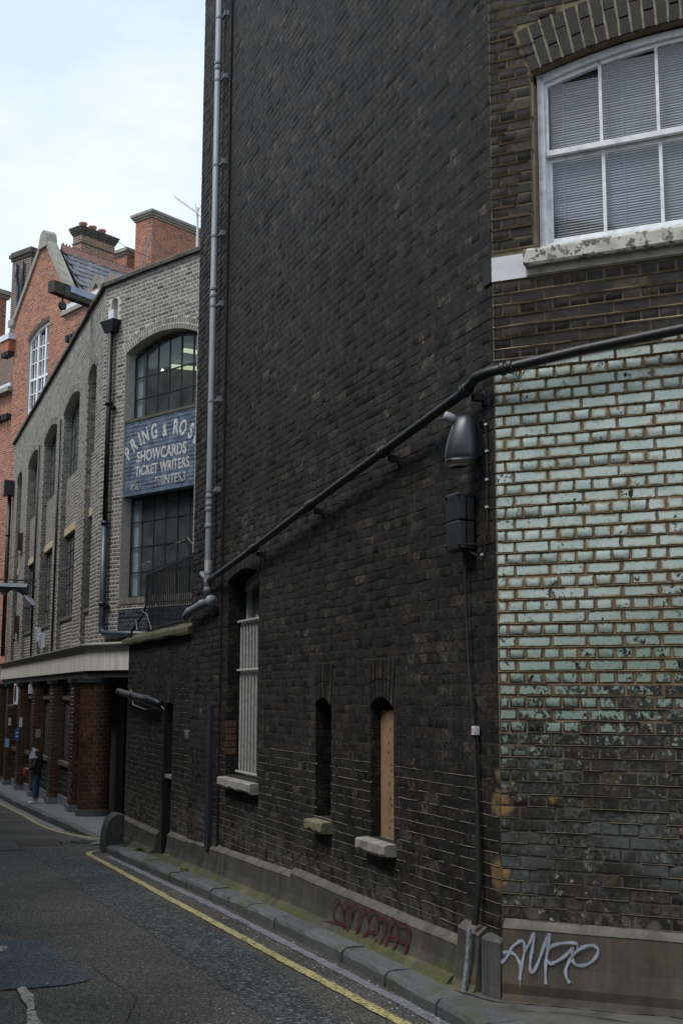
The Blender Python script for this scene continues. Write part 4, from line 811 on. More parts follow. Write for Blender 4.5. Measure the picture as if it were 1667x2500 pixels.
# ------------------------------------------------------------------ low wall
lw = thing('brick_wall', 'low sooty brick wall with a mossy sloping coping beside the tall building', 'wall', T.pt(10, 0, g(17)))
HL = [(8.98, 9.47, -.62, 1.53, 0, .16)]
ZL = 2.40
bk = wall(MB(), T, 7.93, 12.05, -.9, ZL, HL)
bk.box(T, 7.94, 12.04, -.34, -.20, -.9, ZL); bk.quad(T.pt(12.05, 0, -.9), T.pt(12.05, -.34, -.9), T.pt(12.05, -.34, ZL), T.pt(12.05, 0, ZL))
lwall = bk.build('wall_face', m_mdark, lw)
rects = [r for r in lay(7.93, 12.05, -.45, ZL, holes=HL, bond='flemish') if not (8.93 < (r[0]+r[1])/2 < 9.52 and 1.53 < (r[2]+r[3])/2 < 1.84)]
emit(rects, T, m_soot, lwall, 300, 0., jit=.001, proud=.002, relief=.5)
vb = MB()
for i in range(7): vb.box(T, 8.94+i*.081, 8.94+i*.081+.073, -.01, .007+rs.uniform(0, .004), 1.54, 1.83)
rnd_attr(vb.build('brick_lintel', m_soot, lw, kind='stuff'), 6)
ribs(T, 7.95, 12.04, [(-.45+.075*k) for k in range(1, 38) if not 20 < k < 22], plain('grey_pale_mortar', (.16, .148, .12), .95, .7, 4, bump=.4), lw, [(8.94, 9.52, -1, 1.84, 0)], .010, .0025, .004, gaps=.24, step=.08)
cp = MB(); rows = []
for i in range(15):
    x = 7.94+(12.25-7.94)*i/14; c = rs.uniform(-.008, .008); rows.append([T.pt(x, -.30, 2.40), T.pt(x, .075+c, 2.40+c), T.pt(x, .085+c, 2.425), T.pt(x, .08+c, 2.478), T.pt(x, .05, 2.50+c), T.pt(x, -.16, 2.60+c), T.pt(x, -.30, 2.56)])
for r_ in rows: cp.v += r_
for i in range(14):
    for j in range(7): cp.f.append((i*7+j, i*7+(j+1) % 7, (i+1)*7+(j+1) % 7, (i+1)*7+j))
cp.f += [tuple(range(7)), tuple(14*7+j for j in range(6, -1, -1))]; cp.build('coping', m_ledge, lw)
MB().box(T, 8.99, 9.46, -.15, -.12, -.55, 1.52).build('boarded_door', m_flat, lw)
MB().box(T, 9.0, 9.40, -.118, -.095, -.52, .55).build('metal_sheet', plain('dull_zinc', (.075, .08, .085), .5, .3, 5), lw)
MB().box(T, 8.98, 9.45, -.10, -.02, .56, .60).build('ledge', m_stone, lw)
for i in range(4): MB().box(T, 9.04+i*.1, 9.055+i*.1, -.12, -.1, .62, 1.5).build('bar', m_black, lw)
plinth(T, [(7.93, 8.90, -.105, -.125), (9.54, 12.0, -.19, -.20)], m_plinth, lw, .15)
MB().box(T, 6.76, 6.92, .03, .085, -.06, 1.54)
strip = MB().box(T, 6.78, 6.93, .031, .08, -.07, 1.54).build('channel_strip', m_strip); tag(strip, 'upright blue-black metal channel fixed where the low wall meets the tower', 'channel')
def text_mesh(body, size, name, mat, parent, fr, s_, z, off, rot=0., align='CENTER', sx=1., bold=.0):
    cu = bpy.data.curves.new(name, 'FONT'); cu.body = body; cu.size = size; cu.align_x = align; cu.extrude = .0015; cu.offset = bold; cu.resolution_u = 3
    o = bpy.data.objects.new(name+'_tmp', cu); COL.objects.link(o); dg = bpy.context.evaluated_depsgraph_get(); me = bpy.data.meshes.new_from_object(o.evaluated_get(dg)); bpy.data.objects.remove(o)
    M = Matrix(((-fr.d[0], 0, fr.n[0], 0), (-fr.d[1], 0, fr.n[1], 0), (0, 1, 0, 0), (0, 0, 0, 1)))
    p = fr.pt(s_, off, z); me.transform(Matrix.Translation(p) @ M @ Matrix.Rotation(rot, 4, 'Z') @ Matrix.Diagonal((sx, 1, 1, 1))); me.materials.clear(); me.materials.append(mat)
    return link(name, me, parent)
m_chalk = plain('white_chalk', (.30, .30, .30), .9, .6, 60)
text_mesh("THAT'S ACTUALLY", .15, 'chalk_writing', m_chalk, lw, T, 7.86+.0, 1.12, .0145, .03, sx=.62)
text_mesh("GOOD", .14, 'chalk_writing', m_chalk, lw, T, 7.80, .96, .0145, .02, sx=.66)

# ------------------------------------------------------------------ railings on the low wall
rl = thing('iron_railing', 'black iron railing of close upright bars on top of the low wall', 'railing', T.pt(9.7, -.1, 2.52))
xx = 8.12
while xx < 11.3: MB().tube([T.pt(xx, -.10, 2.50), T.pt(xx, -.10, 3.46+rs.uniform(-.01, .03))], .0105, 5).build('bar', m_black, rl); xx += .118
for z in (3.44, 2.62): MB().box(T, 8.0, 11.3, -.112, -.088, z-.012, z+.012).build('rail', m_black, rl)
xx = 12.2
while xx < 11.2: MB().tube([T.pt(xx, -.62, 2.50), T.pt(xx, -.62, 3.52)], .013, 5).build('bar', m_black, rl); xx += .115
for x in (8.04, 8.22): MB().tube([T.pt(x, -.10, 2.5), T.pt(x, -.10, 3.62)], .02, 6).build('post', m_black, rl)
MB().tube([T.pt(11.3, -.1, 3.44), T.pt(11.33, -.1, 3.0), T.pt(11.4, -.08, 2.85), T.pt(11.75, -.05, 2.72), T.pt(11.85, 0, 2.62), T.pt(11.87, .02, 2.5)], .018, 6).build('stay', m_black, rl)
tws = []
for k, pts in enumerate([[(8.1, -.05, 3.50), (8.4, .0, 3.66), (8.7, .02, 3.62), (9.1, 0, 3.64), (9.4, -.02, 3.55), (9.8, -.02, 3.5)], [(10.6, 0, 3.55), (10.9, 0, 3.6), (11.2, .02, 3.55), (11.4, .02, 3.5)], [(10.9, .04, 2.85), (10.5, .05, 2.80), (10.2, .05, 2.55)], [(11.5, .02, 2.8), (11.3, .03, 2.6)]]):
    sp = [(p[0]+rs.uniform(-.02, .02), p[1], p[2]+rs.uniform(-.02, .02)) for p in pts]
    fine = []
    for a, b in zip(sp, sp[1:]): fine += [tuple(a[i]+(b[i]-a[i])*t+rs.uniform(-.012, .012) for i in range(3)) for t in (0, .33, .66)]
    tws.append([T.pt(*p) for p in fine+[sp[-1]]])
vn = thing('dry_vine', 'bare pale vine twigs tangled through the black railing', 'vine', T.pt(9.5, 0, 2.52))
for p in tws: MB().tube(p, .005, 4).build('twig', m_twig, vn)

# ------------------------------------------------------------------ pipes on the tall wall
def pipe_thing(name, label, pts, r, mat, collars=(), group=None, cat='drainpipe', cr=1.28, cl=.05):
    t = thing(name, label, cat, pts[0], group); MB().tube(pts, r, 14).build('pipe', mat, t, True)
    for a, b, rr in collars:
        a, b = Vector(a), Vector(b); dr = (b-a).normalized(); MB().tube([a-dr*cl*.5, a-dr*cl*.3, a+dr*cl*.3, a+dr*cl*.5], [r*rr*.93, r*rr, r*rr, r*rr*.93], 14).build('collar', mat, t, True)
    return t
dp = pipe_thing('drainpipe', 'long pale grey plastic drainpipe down the edge of the black tower', [T.pt(6.86, .115, 12.9), T.pt(6.86, .115, 3.0), T.pt(6.86, .115, 2.78)], .041, m_pipe,
    [(T.pt(6.86, .115, z), T.pt(6.86, .115, z-1), 1.17) for z in (9.40, 9.33, 6.49, 6.40, 3.95, 3.80, 3.86, 3.6, 3.05, 2.95, 2.86)])
for z in (11.4, 10.0, 9.17, 8.06, 7.15, 6.27, 5.1, 4.02):
    mb = MB(); mb.tube([T.pt(6.86, .115, z-.012), T.pt(6.86, .115, z+.012)], .046, 14); mb.box(T, 6.70, 6.84, .06, .085, z-.012, z+.010); mb.box(T, 6.69, 6.71, .03, .085, z-.03, z+.03); mb.build('bracket', m_pipe, dp)
MB().tube([T.pt(6.86, .115, 3.2), T.pt(6.86, .115, 2.7)], .045, 14).build('socket', m_pipe2, dp, True)
MB().tube([T.pt(6.90, .13, 2.98), T.pt(7.02, .15, 3.06)], .03, 10).build('spur', m_pipe2, dp, True)
op = pipe_thing('drainpipe', 'short grey overflow pipe poking left from the foot of the drainpipe', [T.pt(6.70, .12, 2.715), T.pt(7.1, .125, 2.70), T.pt(7.72, .13, 2.645), T.pt(7.84, .13, 2.60)], .048, m_pipe2,
    [(T.pt(7.08, .125, 2.70), T.pt(7.2, .125, 2.69), 1.2), (T.pt(7.66, .13, 2.65), T.pt(7.8, .13, 2.64), 1.1)])
MB().tube([T.pt(6.66, .12, 2.715), T.pt(6.70, .12, 2.715)], .066, 18).build('end_cap', m_pipe, op, True)
diag = [T.pt(6.80, .115, 2.96), T.pt(5.12, .115, 3.13), T.pt(3.35, .115, 3.33), T.pt(1.65, .115, 3.505), T.pt(.22, .115, 3.655), T.pt(.10, .118, 3.685), T.pt(.02, .122, 3.71), W.pt(-.02, .122, 3.725), W.pt(-.12, .118, 3.737), W.pt(-.6, .115, 3.80), W.pt(-1.3, .115, 3.865), W.pt(-5, .115, 4.3)]
cols = [(T.pt(x, .115, z), T.pt(x-1, .115, z+.106), 1.33) for x, z in ((5.10, 3.132), (5.02, 3.14), (3.33, 3.332), (3.26, 3.34), (1.63, 3.507), (1.57, 3.513), (.20, 3.66), (.16, 3.668))]+[(W.pt(-.10, .12, 3.735), W.pt(-.6, .12, 3.80), 1.33), (W.pt(-.15, .12, 3.742), W.pt(-.6, .12, 3.80), 1.33)]
dgp = pipe_thing('iron_pipe', 'long black iron pipe sloping across the tower wall and round the corner', diag, .034, m_black, cols, cat='pipe', cl=.035)
mb = MB()
for x, z in ((5.0, 3.13), (3.25, 3.33), (1.55, 3.505), (.13, 3.66)): mb.box(T, x-.02, x+.03, .0, .085, z-.075, z-.03); mb.box(T, x-.03, x+.04, .0, .012, z-.10, z-.005)
mb.build('bracket', m_flat, dgp)
lp = pipe_thing('iron_pipe', 'short black pipe stub beside the boarded door in the low wall', [T.pt(12.15, .12, 1.69), T.pt(9.85, .12, 1.575), T.pt(9.68, .11, 1.555), T.pt(9.60, .06, 1.53), T.pt(9.58, 0, 1.52)], .052, m_black,
    [(T.pt(x, .12, 1.575+(x-9.85)*.05), T.pt(x+1, .12, 1.625+(x-9.85)*.05), 1.2) for x in (9.86, 10.0, 11.0, 12.05)], cat='pipe')
wr = MB(); wr.tube([T.pt(11.2, .12, 1.72), T.pt(10.9, .14, 1.5), T.pt(10.2, .1, 1.44), T.pt(9.8, .03, 1.47), T.pt(9.65, .03, 1.52), T.pt(9.4, .02, 1.45)], .008, 5); tag(wr.build('cable', m_twig), 'thin pale cable looping under the short black pipe', 'cable')

# ------------------------------------------------------------------ wall lamp, meter box, cables
lamp = thing('wall_lamp', 'dark teardrop shaped wall lamp with a white sensor on top', 'lamp', T.pt(.24, 0, 3.33))
lv = [(3.505, .085, .115, .02), (3.50, .07, .135, .05), (3.475, .045, .16, .075), (3.43, .03, .185, .095), (3.37, .025, .205, .11), (3.30, .02, .225, .12), (3.24, .02, .235, .122), (3.205, .02, .235, .118), (3.19, .022, .23, .11)]
mb = MB(); n = 20
for z, o0, o1, w in lv:
    for j in range(n):
        a = 2*math.pi*j/n; ca, sa = math.cos(a), math.sin(a); e = lambda v, p: math.copysign(abs(v)**p, v)
        mb.v.append(T.pt(.24+w*e(sa, .75)*(.55+.45*(1-max(0, ca))), (o0+o1)/2+(o1-o0)/2*e(ca, .8), z))
for i in range(len(lv)-1):
    for j in range(n): mb.f.append((i*n+j, i*n+(j+1) % n, (i+1)*n+(j+1) % n, (i+1)*n+j))
mb.f += [tuple(range(n)), tuple((len(lv)-1)*n+j for j in range(n-1, -1, -1))]
mb.build('housing', plain('slate_grey_plastic', (.022, .028, .037), .38, .3, 9, spec=.5, bump=.05), lamp, True)
mb = MB(); lv2 = [(3.189, .03, .222, .105), (3.165, .05, .215, .09), (3.15, .10, .20, .06)]
for z, o0, o1, w in lv2:
    for j in range(n): a = 2*math.pi*j/n; mb.v.append(T.pt(.24+w*math.sin(a), (o0+o1)/2+(o1-o0)/2*math.cos(a), z))
for i in range(len(lv2)-1):
    for j in range(n): mb.f.append((i*n+j, i*n+(j+1) % n, (i+1)*n+(j+1) % n, (i+1)*n+j))
mb.f.append(tuple(2*n+j for j in range(n-1, -1, -1))); mb.build('diffuser', plain('grimy_diffuser', (.12, .115, .10), .5, .3, 12), lamp, True)
mb = MB(); a, b = Vector(T.pt(.26, .15, 3.475)), Vector(T.pt(.29, .225, 3.505)); mb.tube([a, a.lerp(b, .4), a.lerp(b, .85), b], [.02, .033, .033, .026], 14); mb.build('sensor', plain('greyed_white_plastic', (.30, .30, .34), .5, .2, 30), lamp, True)
MB().box(T, .17, .31, 0, .03, 3.22, 3.44).build('back_plate', m_flat, lamp)
jb = thing('junction_box', 'black double electrical box below the wall lamp', 'electrical box', T.pt(.36, 0, 2.8))
def rbox(s0, s1, o0, o1, z0, z1, name, mat, parent, r=.008):
    mb = MB(); ds = [(0, r), (r, 0)]; o = [(s0+r, o0), (s1-r, o0), (s1, o0+r), (s1, o1-r), (s1-r, o1), (s0+r, o1), (s0, o1-r), (s0, o0+r)]
    lev = [(z0, .9), (z0+r, 1), (z1-r, 1), (z1, .9)]; cs, co = (s0+s1)/2, (o0+o1)/2
    for z, k in lev: mb.v += [T.pt(cs+(x-cs)*k, co+(y-co)*k, z) for x, y in o]
    for i in range(3):
        for j in range(8): mb.f.append((i*8+j, i*8+(j+1) % 8, (i+1)*8+(j+1) % 8, (i+1)*8+j))
    mb.f += [tuple(range(8)), tuple(24+j for j in range(7, -1, -1))]; return mb.build(name, mat, parent)
m_box = plain('scuffed_black_plastic', (.020, .022, .025), .42, .4, 14, spec=.5)
for z0, z1 in ((2.805, 2.99), (2.61, 2.80)):
    rbox(.27, .46, .012, .075, z0, z1, 'box_base', m_box, jb); rbox(.262, .468, .080, .135, z0, z1, 'box_lid', m_box, jb)
for z in (2.97, 2.64):
    for x in (.27, .45): MB().tube([T.pt(x, .0, z), T.pt(x, .15, z)], .010, 8).build('clasp', m_box, jb)
cc = MB().tube([T.pt(.36, .05, 2.62), T.pt(.365, .04, 2.3), T.pt(.345, .035, 1.9), T.pt(.27, .035, 1.38), T.pt(.24, .035, .9), T.pt(.225, .04, .45), T.pt(.25, .06, .22)], [.009, .009, .010, .013, .017, .021, .023], 8).build('cable', m_flat); tag(cc, 'black armoured cable running down from the electrical box to the plinth', 'cable')
c2 = MB().tube([T.pt(.25, .10, .20), T.pt(.255, .112, 0), T.pt(.26, .15, -.24)], .016, 8).build('conduit', plain('chipped_pale_blue_paint', (.22, .26, .30), .6, .75, 30, c2=(.04, .04, .045))); tag(c2, 'chipped pale blue conduit standing in front of the plinth corner', 'conduit')
MB2 = MB().box(T, .232, .268, .02, .058, 1.40, 1.455).build('cable_tag', m_white); tag(MB2, 'small white tag with a black 1 clipped to the black cable', 'tag')
text_mesh('1', .05, 'number', m_flat, MB2, T, .25, 1.410, .059, 0)
tcab = thing('thin_cable', 'thin black cable with white clips looping from the wall lamp to the box', 'cable', T.pt(.1, 0, 3.0))
MB().tube([T.pt(.18, .03, 3.44), T.pt(.13, .02, 3.46), T.pt(.09, .015, 3.43), T.pt(.08, .015, 3.2), T.pt(.085, .015, 2.9), T.pt(.09, .015, 2.72), T.pt(.12, .02, 2.62), T.pt(.2, .03, 2.56), T.pt(.30, .05, 2.60)], .0055, 6).build('cable_run', m_flat, tcab)
for x, z in ((.09, 3.42), (.08, 3.24), (.083, 3.05), (.09, 2.87), (.17, 2.565)): MB().box(T, x-.012, x+.012, .012, .024, z-.006, z+.006).build('clip', m_white, tcab)
wd = thing('weed', 'bright green weed growing from the kerb near the guard stone', 'weed', T.pt(9.9, .25, g(17)+.1), 'weeds along the kerb')
def weed(root, s_, o_, r, n_):
    mb = MB(); y0 = T.pt(s_, o_)[1]; z0 = g(y0)+.10
    for i in range(n_):
        a = rs.uniform(0, 6.28); l = r*rs.uniform(.4, 1); x, y, _ = T.pt(s_+rs.uniform(-.4, .4)*r*2, o_+rs.uniform(-.3, .3)*r); e = Vector((math.cos(a), math.sin(a), rs.uniform(.1, .9))).normalized(); p = Vector((x, y, z0))+e*l*.6; q = Vector((-e.y, e.x, 0)).normalized()*l*.28
        mb.v += [tuple(p-e*l*.3), tuple(p+q), tuple(p+e*l*.5), tuple(p-q)]; k = 4*i; mb.f.append((k, k+1, k+2, k+3))
    mb.build('leaves', m_leaf, root, kind='stuff')
weed(wd, 9.85, .22, .09, 90)
wd2 = thing('weed', 'small flat green weed on the kerb top right beside the guard stone', 'weed', T.pt(10.7, .3, g(17.6)+.1), 'weeds along the kerb'); weed(wd2, 10.6, .27, .06, 45)
wd3 = thing('weed', 'low green weed at the foot of the plinth nearer the boarded windows', 'weed', T.pt(7.5, .22, g(14.6)+.1), 'weeds along the kerb'); weed(wd3, 7.4, .19, .06, 50)

# ------------------------------------------------------------------ grey brick warehouse
gb = thing('warehouse', 'grey brick warehouse with arched window bays and a painted wall sign', 'building', G.pt(-1, 0, g(25)))
CO = .082; ZG0, ZG1 = 2.6, 10.2
BAYS = [(.84, 2.05), (3.15, 5.80), (6.95, 9.60), (10.72, 13.40), (14.95, 16.45)]
HG = [(-3.06, -.78, 3.40, 8.60, .25, .28)]; HH = [(-.44, -.21, 9.30, 9.80, .10, .25)]
HLb = [(a, b, 2.66, 8.66, .22, .44) for a, b in BAYS]
gw = wall(MB(), G, -9, .0, ZG0, ZG1, HG+HH).build('wall', m_mgrey, gb)
lwl = wall(MB(), L, 0, 17.8, ZG0, ZG1, HLb).build('wall', m_mgrey, gb)
mb = MB()
for p, q in ((L.pt(17.8, 0), (L.pt(17.8, 0)[0]+6.5, L.pt(17.8, 0)[1]-6.19)), ((L.pt(17.8, 0)[0]+6.5, L.pt(17.8, 0)[1]-6.19), G.pt(-9, 0))): mb.quad((p[0], p[1], -2), (q[0], q[1], -2), (q[0], q[1], ZG1), (p[0], p[1], ZG1))
mb.build('rear_wall', m_grey, gb)
q4 = (L.pt(17.8, 0)[0]+6.5, L.pt(17.8, 0)[1]-6.19); MB().add([(*A0, ZG1-.3), (*L.pt(17.8, 0)[:2], ZG1-.3), (*q4, ZG1-.3), (*G.pt(-9, 0)[:2], ZG1-.3)], [(0, 1, 2, 3)]).build('flat_roof', m_lead, gb)
rg = [r for r in lay(-9, -.0, ZG0, ZG1, CO, .24, 'flemish', HG, .23, joint=.016) if not (-.43 < (r[0]+r[1])/2 < -.22 and 9.30 < (r[2]+r[3])/2 < 9.88)]
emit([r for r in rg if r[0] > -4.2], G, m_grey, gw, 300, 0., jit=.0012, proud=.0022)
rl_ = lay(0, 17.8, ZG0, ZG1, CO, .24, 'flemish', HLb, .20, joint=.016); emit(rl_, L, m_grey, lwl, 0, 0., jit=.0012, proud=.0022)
va = voussoirs(MB(), G, -3.06, -.78, 8.60, .25, .108, 30, 0., .004, gap=.2); va = voussoirs(va, G, -3.06, -.78, 8.60, .25, .108, 33, 0., .004, r0=.122, gap=.2)
for a, b in BAYS: voussoirs(va, L, a, b, 8.66, .22, .10, int((b-a)/.085), 0., .008); voussoirs(va, L, a, b, 8.66, .22, .10, int((b-a)/.08), 0., .008, r0=.105)
rnd_attr(va.build('brick_arch', m_grey, gb, kind='stuff'))
# darker brick inside the recesses
for a, b in BAYS:
    for x in (a+.006, b-.006):
        F = Fr(L.pt(x, 0)[:2], L.ang+90 if x > (a+b)/2 else L.ang-90)   # jamb plane
        rr = lay(0, .44, 2.66, 8.66, CO, .24, 'flemish')
        mb = MB()
        if x > (a+b)/2:
            for (p, q, c, d) in rr:
                o_ = -.44+p; o2 = -.44+q; e = .006+rs.uniform(0, .006); mb.add([L.pt(b, o_, c), L.pt(b, o2, c), L.pt(b, o2, d), L.pt(b, o_, d), L.pt(b-e, o_+.003, c+.003), L.pt(b-e, o2-.003, c+.003), L.pt(b-e, o2-.003, d-.003), L.pt(b-e, o_+.003, d-.003)], [(4, 5, 6, 7), (0, 1, 5, 4), (1, 2, 6, 5), (2, 3, 7, 6), (3, 0, 4, 7)])
            rnd_attr(mb.build('jamb_brickwork', m_rev if False else m_grey, gb, kind='stuff'), 5)
# parapet coping
for fr, s0, s1 in ((G, -9, .085), (L, -.085, 17.9)):
    x = s0
    while x < s1-.1:
        e = min(x+random.uniform(.9, 1.3), s1); z = rs.uniform(-.012, .012)
        mb = MB(); mb.frprism if False else None
        ends = [(x+.005, 0), (e-.005, 0)]; rows = [[fr.pt(q, -.32, 10.2), fr.pt(q, .085, 10.2+z), fr.pt(q, .09, 10.27+z), fr.pt(q, .06, 10.30+z), fr.pt(q, -.32, 10.36+z)] for q, _ in ends]
        mb.v = rows[0]+rows[1]; mb.f = [(j, (j+1) % 5, (j+1) % 5+5, j+5) for j in range(5)]+[(0, 1, 2, 3, 4), (9, 8, 7, 6, 5)]; mb.build('coping_stone', m_coping, gb); x = e
# infill of each bay on the long side
def bars(fr, parent, s0, s1, z0, z1, off, nx, nz, mat, arch=None, bw_=.022, glassm=m_glassd, name='window', lab=None, back=m_dark, backoff=.12):
    w = MB(); w.box(fr, s0, s1, off-.03, off+.02, z0, z0+.035)
    if back: wi = MB().box(fr, s0, s1, off-backoff-.02, off-backoff, z0, z1+(arch or 0)).build(name, back, parent)
    else: wi = MB().box(fr, s0, s0+.012, off-.05, off-.03, z0, z1).build(name, mat, parent)
    if lab: wi['label'] = lab
    xs_ = [s0+(s1-s0)*i/nx for i in range(nx+1)]; zs_ = [z0+(z1-z0)*i/nz for i in range(nz+1)]
    topf = (lambda x: interp(arc_pts(s0, s1, z1-.02, arch, 12), x)) if arch else (lambda x: z1)
    for i, x in enumerate(xs_):
        e = bw_ if i in (0, nx) else bw_*.7; xa = min(max(x, s0+e/2), s1-e/2); w.box(fr, xa-e/2, xa+e/2, off-.025, off+.014, z0, topf(xa))
    for i, z in enumerate(zs_[1:] if not arch else zs_[1:-1]): w.box(fr, s0, s1, off-.024, off+.010, z-bw_*.33, z+bw_*.33)
    if arch:
        ap = arc_pts(s0, s1, z1-.02, arch, 12); ai = [(x, z-.035) for x, z in ap]
        for (p, q), (p2, q2) in zip(zip(ap, ap[1:]), zip(ai, ai[1:])): w.frprism(fr, [p, q, q2, p2], off-.026, off+.016)
    w.build('window_frame', mat, wi)
    for a, b in zip(xs_, xs_[1:]):
        for j, (c, d) in enumerate(zip(zs_, zs_[1:])):
            dd = d if not (arch and j == nz-1) else min(topf(a), topf(b)); t = rs.uniform(-.004, .004)
            mb = MB(); mb.add([fr.pt(a+.005, off+t, c+.005), fr.pt(b-.005, off-t, c+.005), fr.pt(b-.005, off-t-.001, (d if not (arch and j == nz-1) else topf(b))-.005), fr.pt(a+.005, off+t+.001, (d if not (arch and j == nz-1) else topf(a))-.005)], [(0, 1, 2, 3)]); mb.build('pane', glassm, wi)
    return wi
for k, (a, b) in enumerate(BAYS):
    a_, b_ = a+.001, b-.001
    MB().box(L, a_, b_, -.44, -.14, 5.74, 6.97).build('spandrel', m_mgrey, gb)
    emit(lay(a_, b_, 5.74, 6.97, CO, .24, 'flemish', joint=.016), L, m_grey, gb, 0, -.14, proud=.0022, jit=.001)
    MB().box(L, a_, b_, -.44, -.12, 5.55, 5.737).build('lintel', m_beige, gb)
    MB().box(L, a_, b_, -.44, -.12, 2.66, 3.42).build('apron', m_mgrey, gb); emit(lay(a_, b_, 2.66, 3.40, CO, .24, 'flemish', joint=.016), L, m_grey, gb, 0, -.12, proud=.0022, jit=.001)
    MB().box(L, a_, b_, -.44, -.075, 3.42, 3.50).build('sill', m_coping, gb)
    nx = 5 if b-a > 2 else 3
    if 0 < k < 4:
        bars(L, gb, a_, b_, 6.97, 8.62, -.235, nx, 3, m_green, .22, back=m_dark); bars(L, gb, a_, b_, 3.50, 5.55, -.225, nx, 5, m_green)
    else:
        MB().box(L, a_, b_, -.43, -.40, 6.97, 8.66+.2).build('window', m_dark, gb); MB().box(L, a_, b_, -.43, -.40, 3.50, 5.55).build('window', m_dark, gb)
# the bay with the painted sign
MB().box(G, -3.059, -.781, -.3, -.048, 5.66, 7.13).build('sign_panel', m_sign, gb)
sr = lay(-3.05, -.79, 5.68, 7.12, CO, .24, 'flemish', joint=.006); emit(sr, G, m_sign, gb, 0, -.048, proud=.0035, jit=.0007, stuff='sign_brickwork')
MB().box(G, -3.059, -.781, -.28, -.015, 5.60, 5.66).build('lintel', m_sign, gb)
MB().box(G, -3.059, -.781, -.28, -.03, 7.13, 7.19).build('sill', m_coping, gb)
so = -.040
for ch, x, z, rot in (('P', -.97, 6.40, .70), ('R', -1.15, 6.54, .55), ('I', -1.33, 6.63, .42), ('N', -1.50, 6.67, .33), ('G', -1.76, 6.71, .17), ('&', -2.07, 6.71, .03), ('R', -2.40, 6.70, -.10), ('O', -2.61, 6.66, -.22), ('S', -2.83, 6.56, -.40), ('E', -2.985, 6.44, -.5)):
    text_mesh(ch, .42 if ch != '&' else .34, 'painted_letter', m_letter, gb, G, x, z-.02, so, rot, sx=.66, bold=.013)
text_mesh('SHOWCARDS', .315, 'painted_lettering', m_letter, gb, G, -1.97, 6.265, so, 0., sx=.80, bold=.008)
text_mesh('TICKET WRITERS', .285, 'painted_lettering', m_letter, gb, G, -2.0, 5.985, so, 0., sx=.78, bold=.007)
text_mesh('PRINTERS', .25, 'painted_lettering', m_letter, gb, G, -2.27, 5.725, so, 0., sx=.88, bold=.006)
text_mesh('AND', .20, 'painted_lettering', m_letter, gb, G, -1.17, 5.70, so, 0., sx=.8)
for x in (-1.28, -1.96, -2.66): MB().tube([G.pt(x, -.04, 5.86), G.pt(x, .03, 5.84), G.pt(x, .06, 5.76), G.pt(x+.05, .07, 5.72)], .012, 6).build('hook', m_black, gb)
bars(G, gb, -3.04, -.58-.21, 7.19, 8.56, -.25, 6, 3, m_green, .25, .032, m_glass, lab='arched upper window of the sign bay with steel glazing bars', back=None)
bars(G, gb, -3.04, -.79, 3.56, 5.60, -.25, 6, 4, m_green, None, .032, m_glass, lab='lower window of the sign bay with steel glazing bars', back=None)
sb = MB()
for i in range(19): sb.box(G, -.80-i*.12, -.80-i*.12-.11, -.22, .012+rs.uniform(0, .004), 3.42, 3.545)
rnd_attr(sb.build('sill_brickwork', m_grey, gb, kind='stuff'), 6)
emit(lay(-3.06, -.79, 2.72, 3.33, CO, .24, 'flemish'), G, m_blued, gb, 0, .0075, proud=.004, stuff='blue_brickwork')
for z0, z1, nm in ((7.0, 9.1, 'upper_room'), (3.3, 5.95, 'lower_room')):
    rm_ = room(G, -6.0, -.3, -5.5, -.29, z0, z1, nm, (m_room, m_ceil), gb, 2.0)
    mr = MB().box(G, -.98, -.80, -.40, -.30, z0+.2, z1-.4).build('side_board', plain('pale_blue_board', (.50, .60, .68), .6, .1, 3), rm_)
    if z0 > 6:
        for p, q in (((-3.866, 26.77), (-2.4, 27.29)), ((-3.388, 25.47), (-2.4, 26.1))): MB().tube([(*p, 8.97), (*q, 8.97)], .05, 8).build('tube_light', m_tube, rm_)
        for x, y, z in ((-3.863, 25.6, 8.55), (-4.379, 26., 8.29), (-4.318, 26., 8.35)): MB().tube([(x, y, z-.03), (x, y, z), (x, y, z+.04)], [.02, .032, .015], 10).build('spot_lamp', m_spot, rm_, True)
        MB().box(G, -3.4, -2.3, -2.2, -.9, 7.3, 7.75).build('shelving', m_flat, rm_)
    else:
        MB().box(G, -2.45, -1.95, -1.2, -1.15, 4.32, 4.68).build('picture_board', m_whitef, rm_); MB().tube([G.pt(-2.28, -.9, 4.88), G.pt(-2.28, -.9, 4.93)], .035, 10).build('spot_lamp', m_spot, rm_, True)
        MB().box(G, -1.6, -1.05, -1.4, -.9, 3.3, 4.1).build('cabinet', plain('tan_cabinet', (.32, .24, .13), .6), rm_); MB().box(G, -1.9, -1.0, -1.8, -1.7, 3.3, 5.2).build('shelving', m_room, rm_)
# cream fascia following the rounded corner
def fas_path(off):
    pts = [L.pt(x, off) for x in (17.4, 12, 6, 2, .6)]; c = Vector(A0)+Vector(L.n)*0
    nl, ng = Vector(L.n), Vector(G.n)
    for t in (0, .25, .5, .75, 1): v = (nl*(1-t)+ng*t).normalized(); pts.append(tuple(Vector(A0)+v*(off*1.02)))
    pts += [G.pt(x, off) for x in (-.5, -2, -4.2)]; return [(p[0], p[1]) for p in pts]
def sweep(name, prof, mat, parent):
    rows = [fas_path(o) for o, _ in prof]; mb = MB(); n = len(prof); m = len(rows[0])
    for i in range(m): mb.v += [(rows[j][i][0], rows[j][i][1], prof[j][1]) for j in range(n)]
    for i in range(m-1):
        for j in range(n): mb.f.append((i*n+j, i*n+(j+1) % n, (i+1)*n+(j+1) % n, (i+1)*n+j))
    mb.f += [tuple(range(n)), tuple((m-1)*n+j for j in range(n-1, -1, -1))]; return mb.build(name, mat, parent)
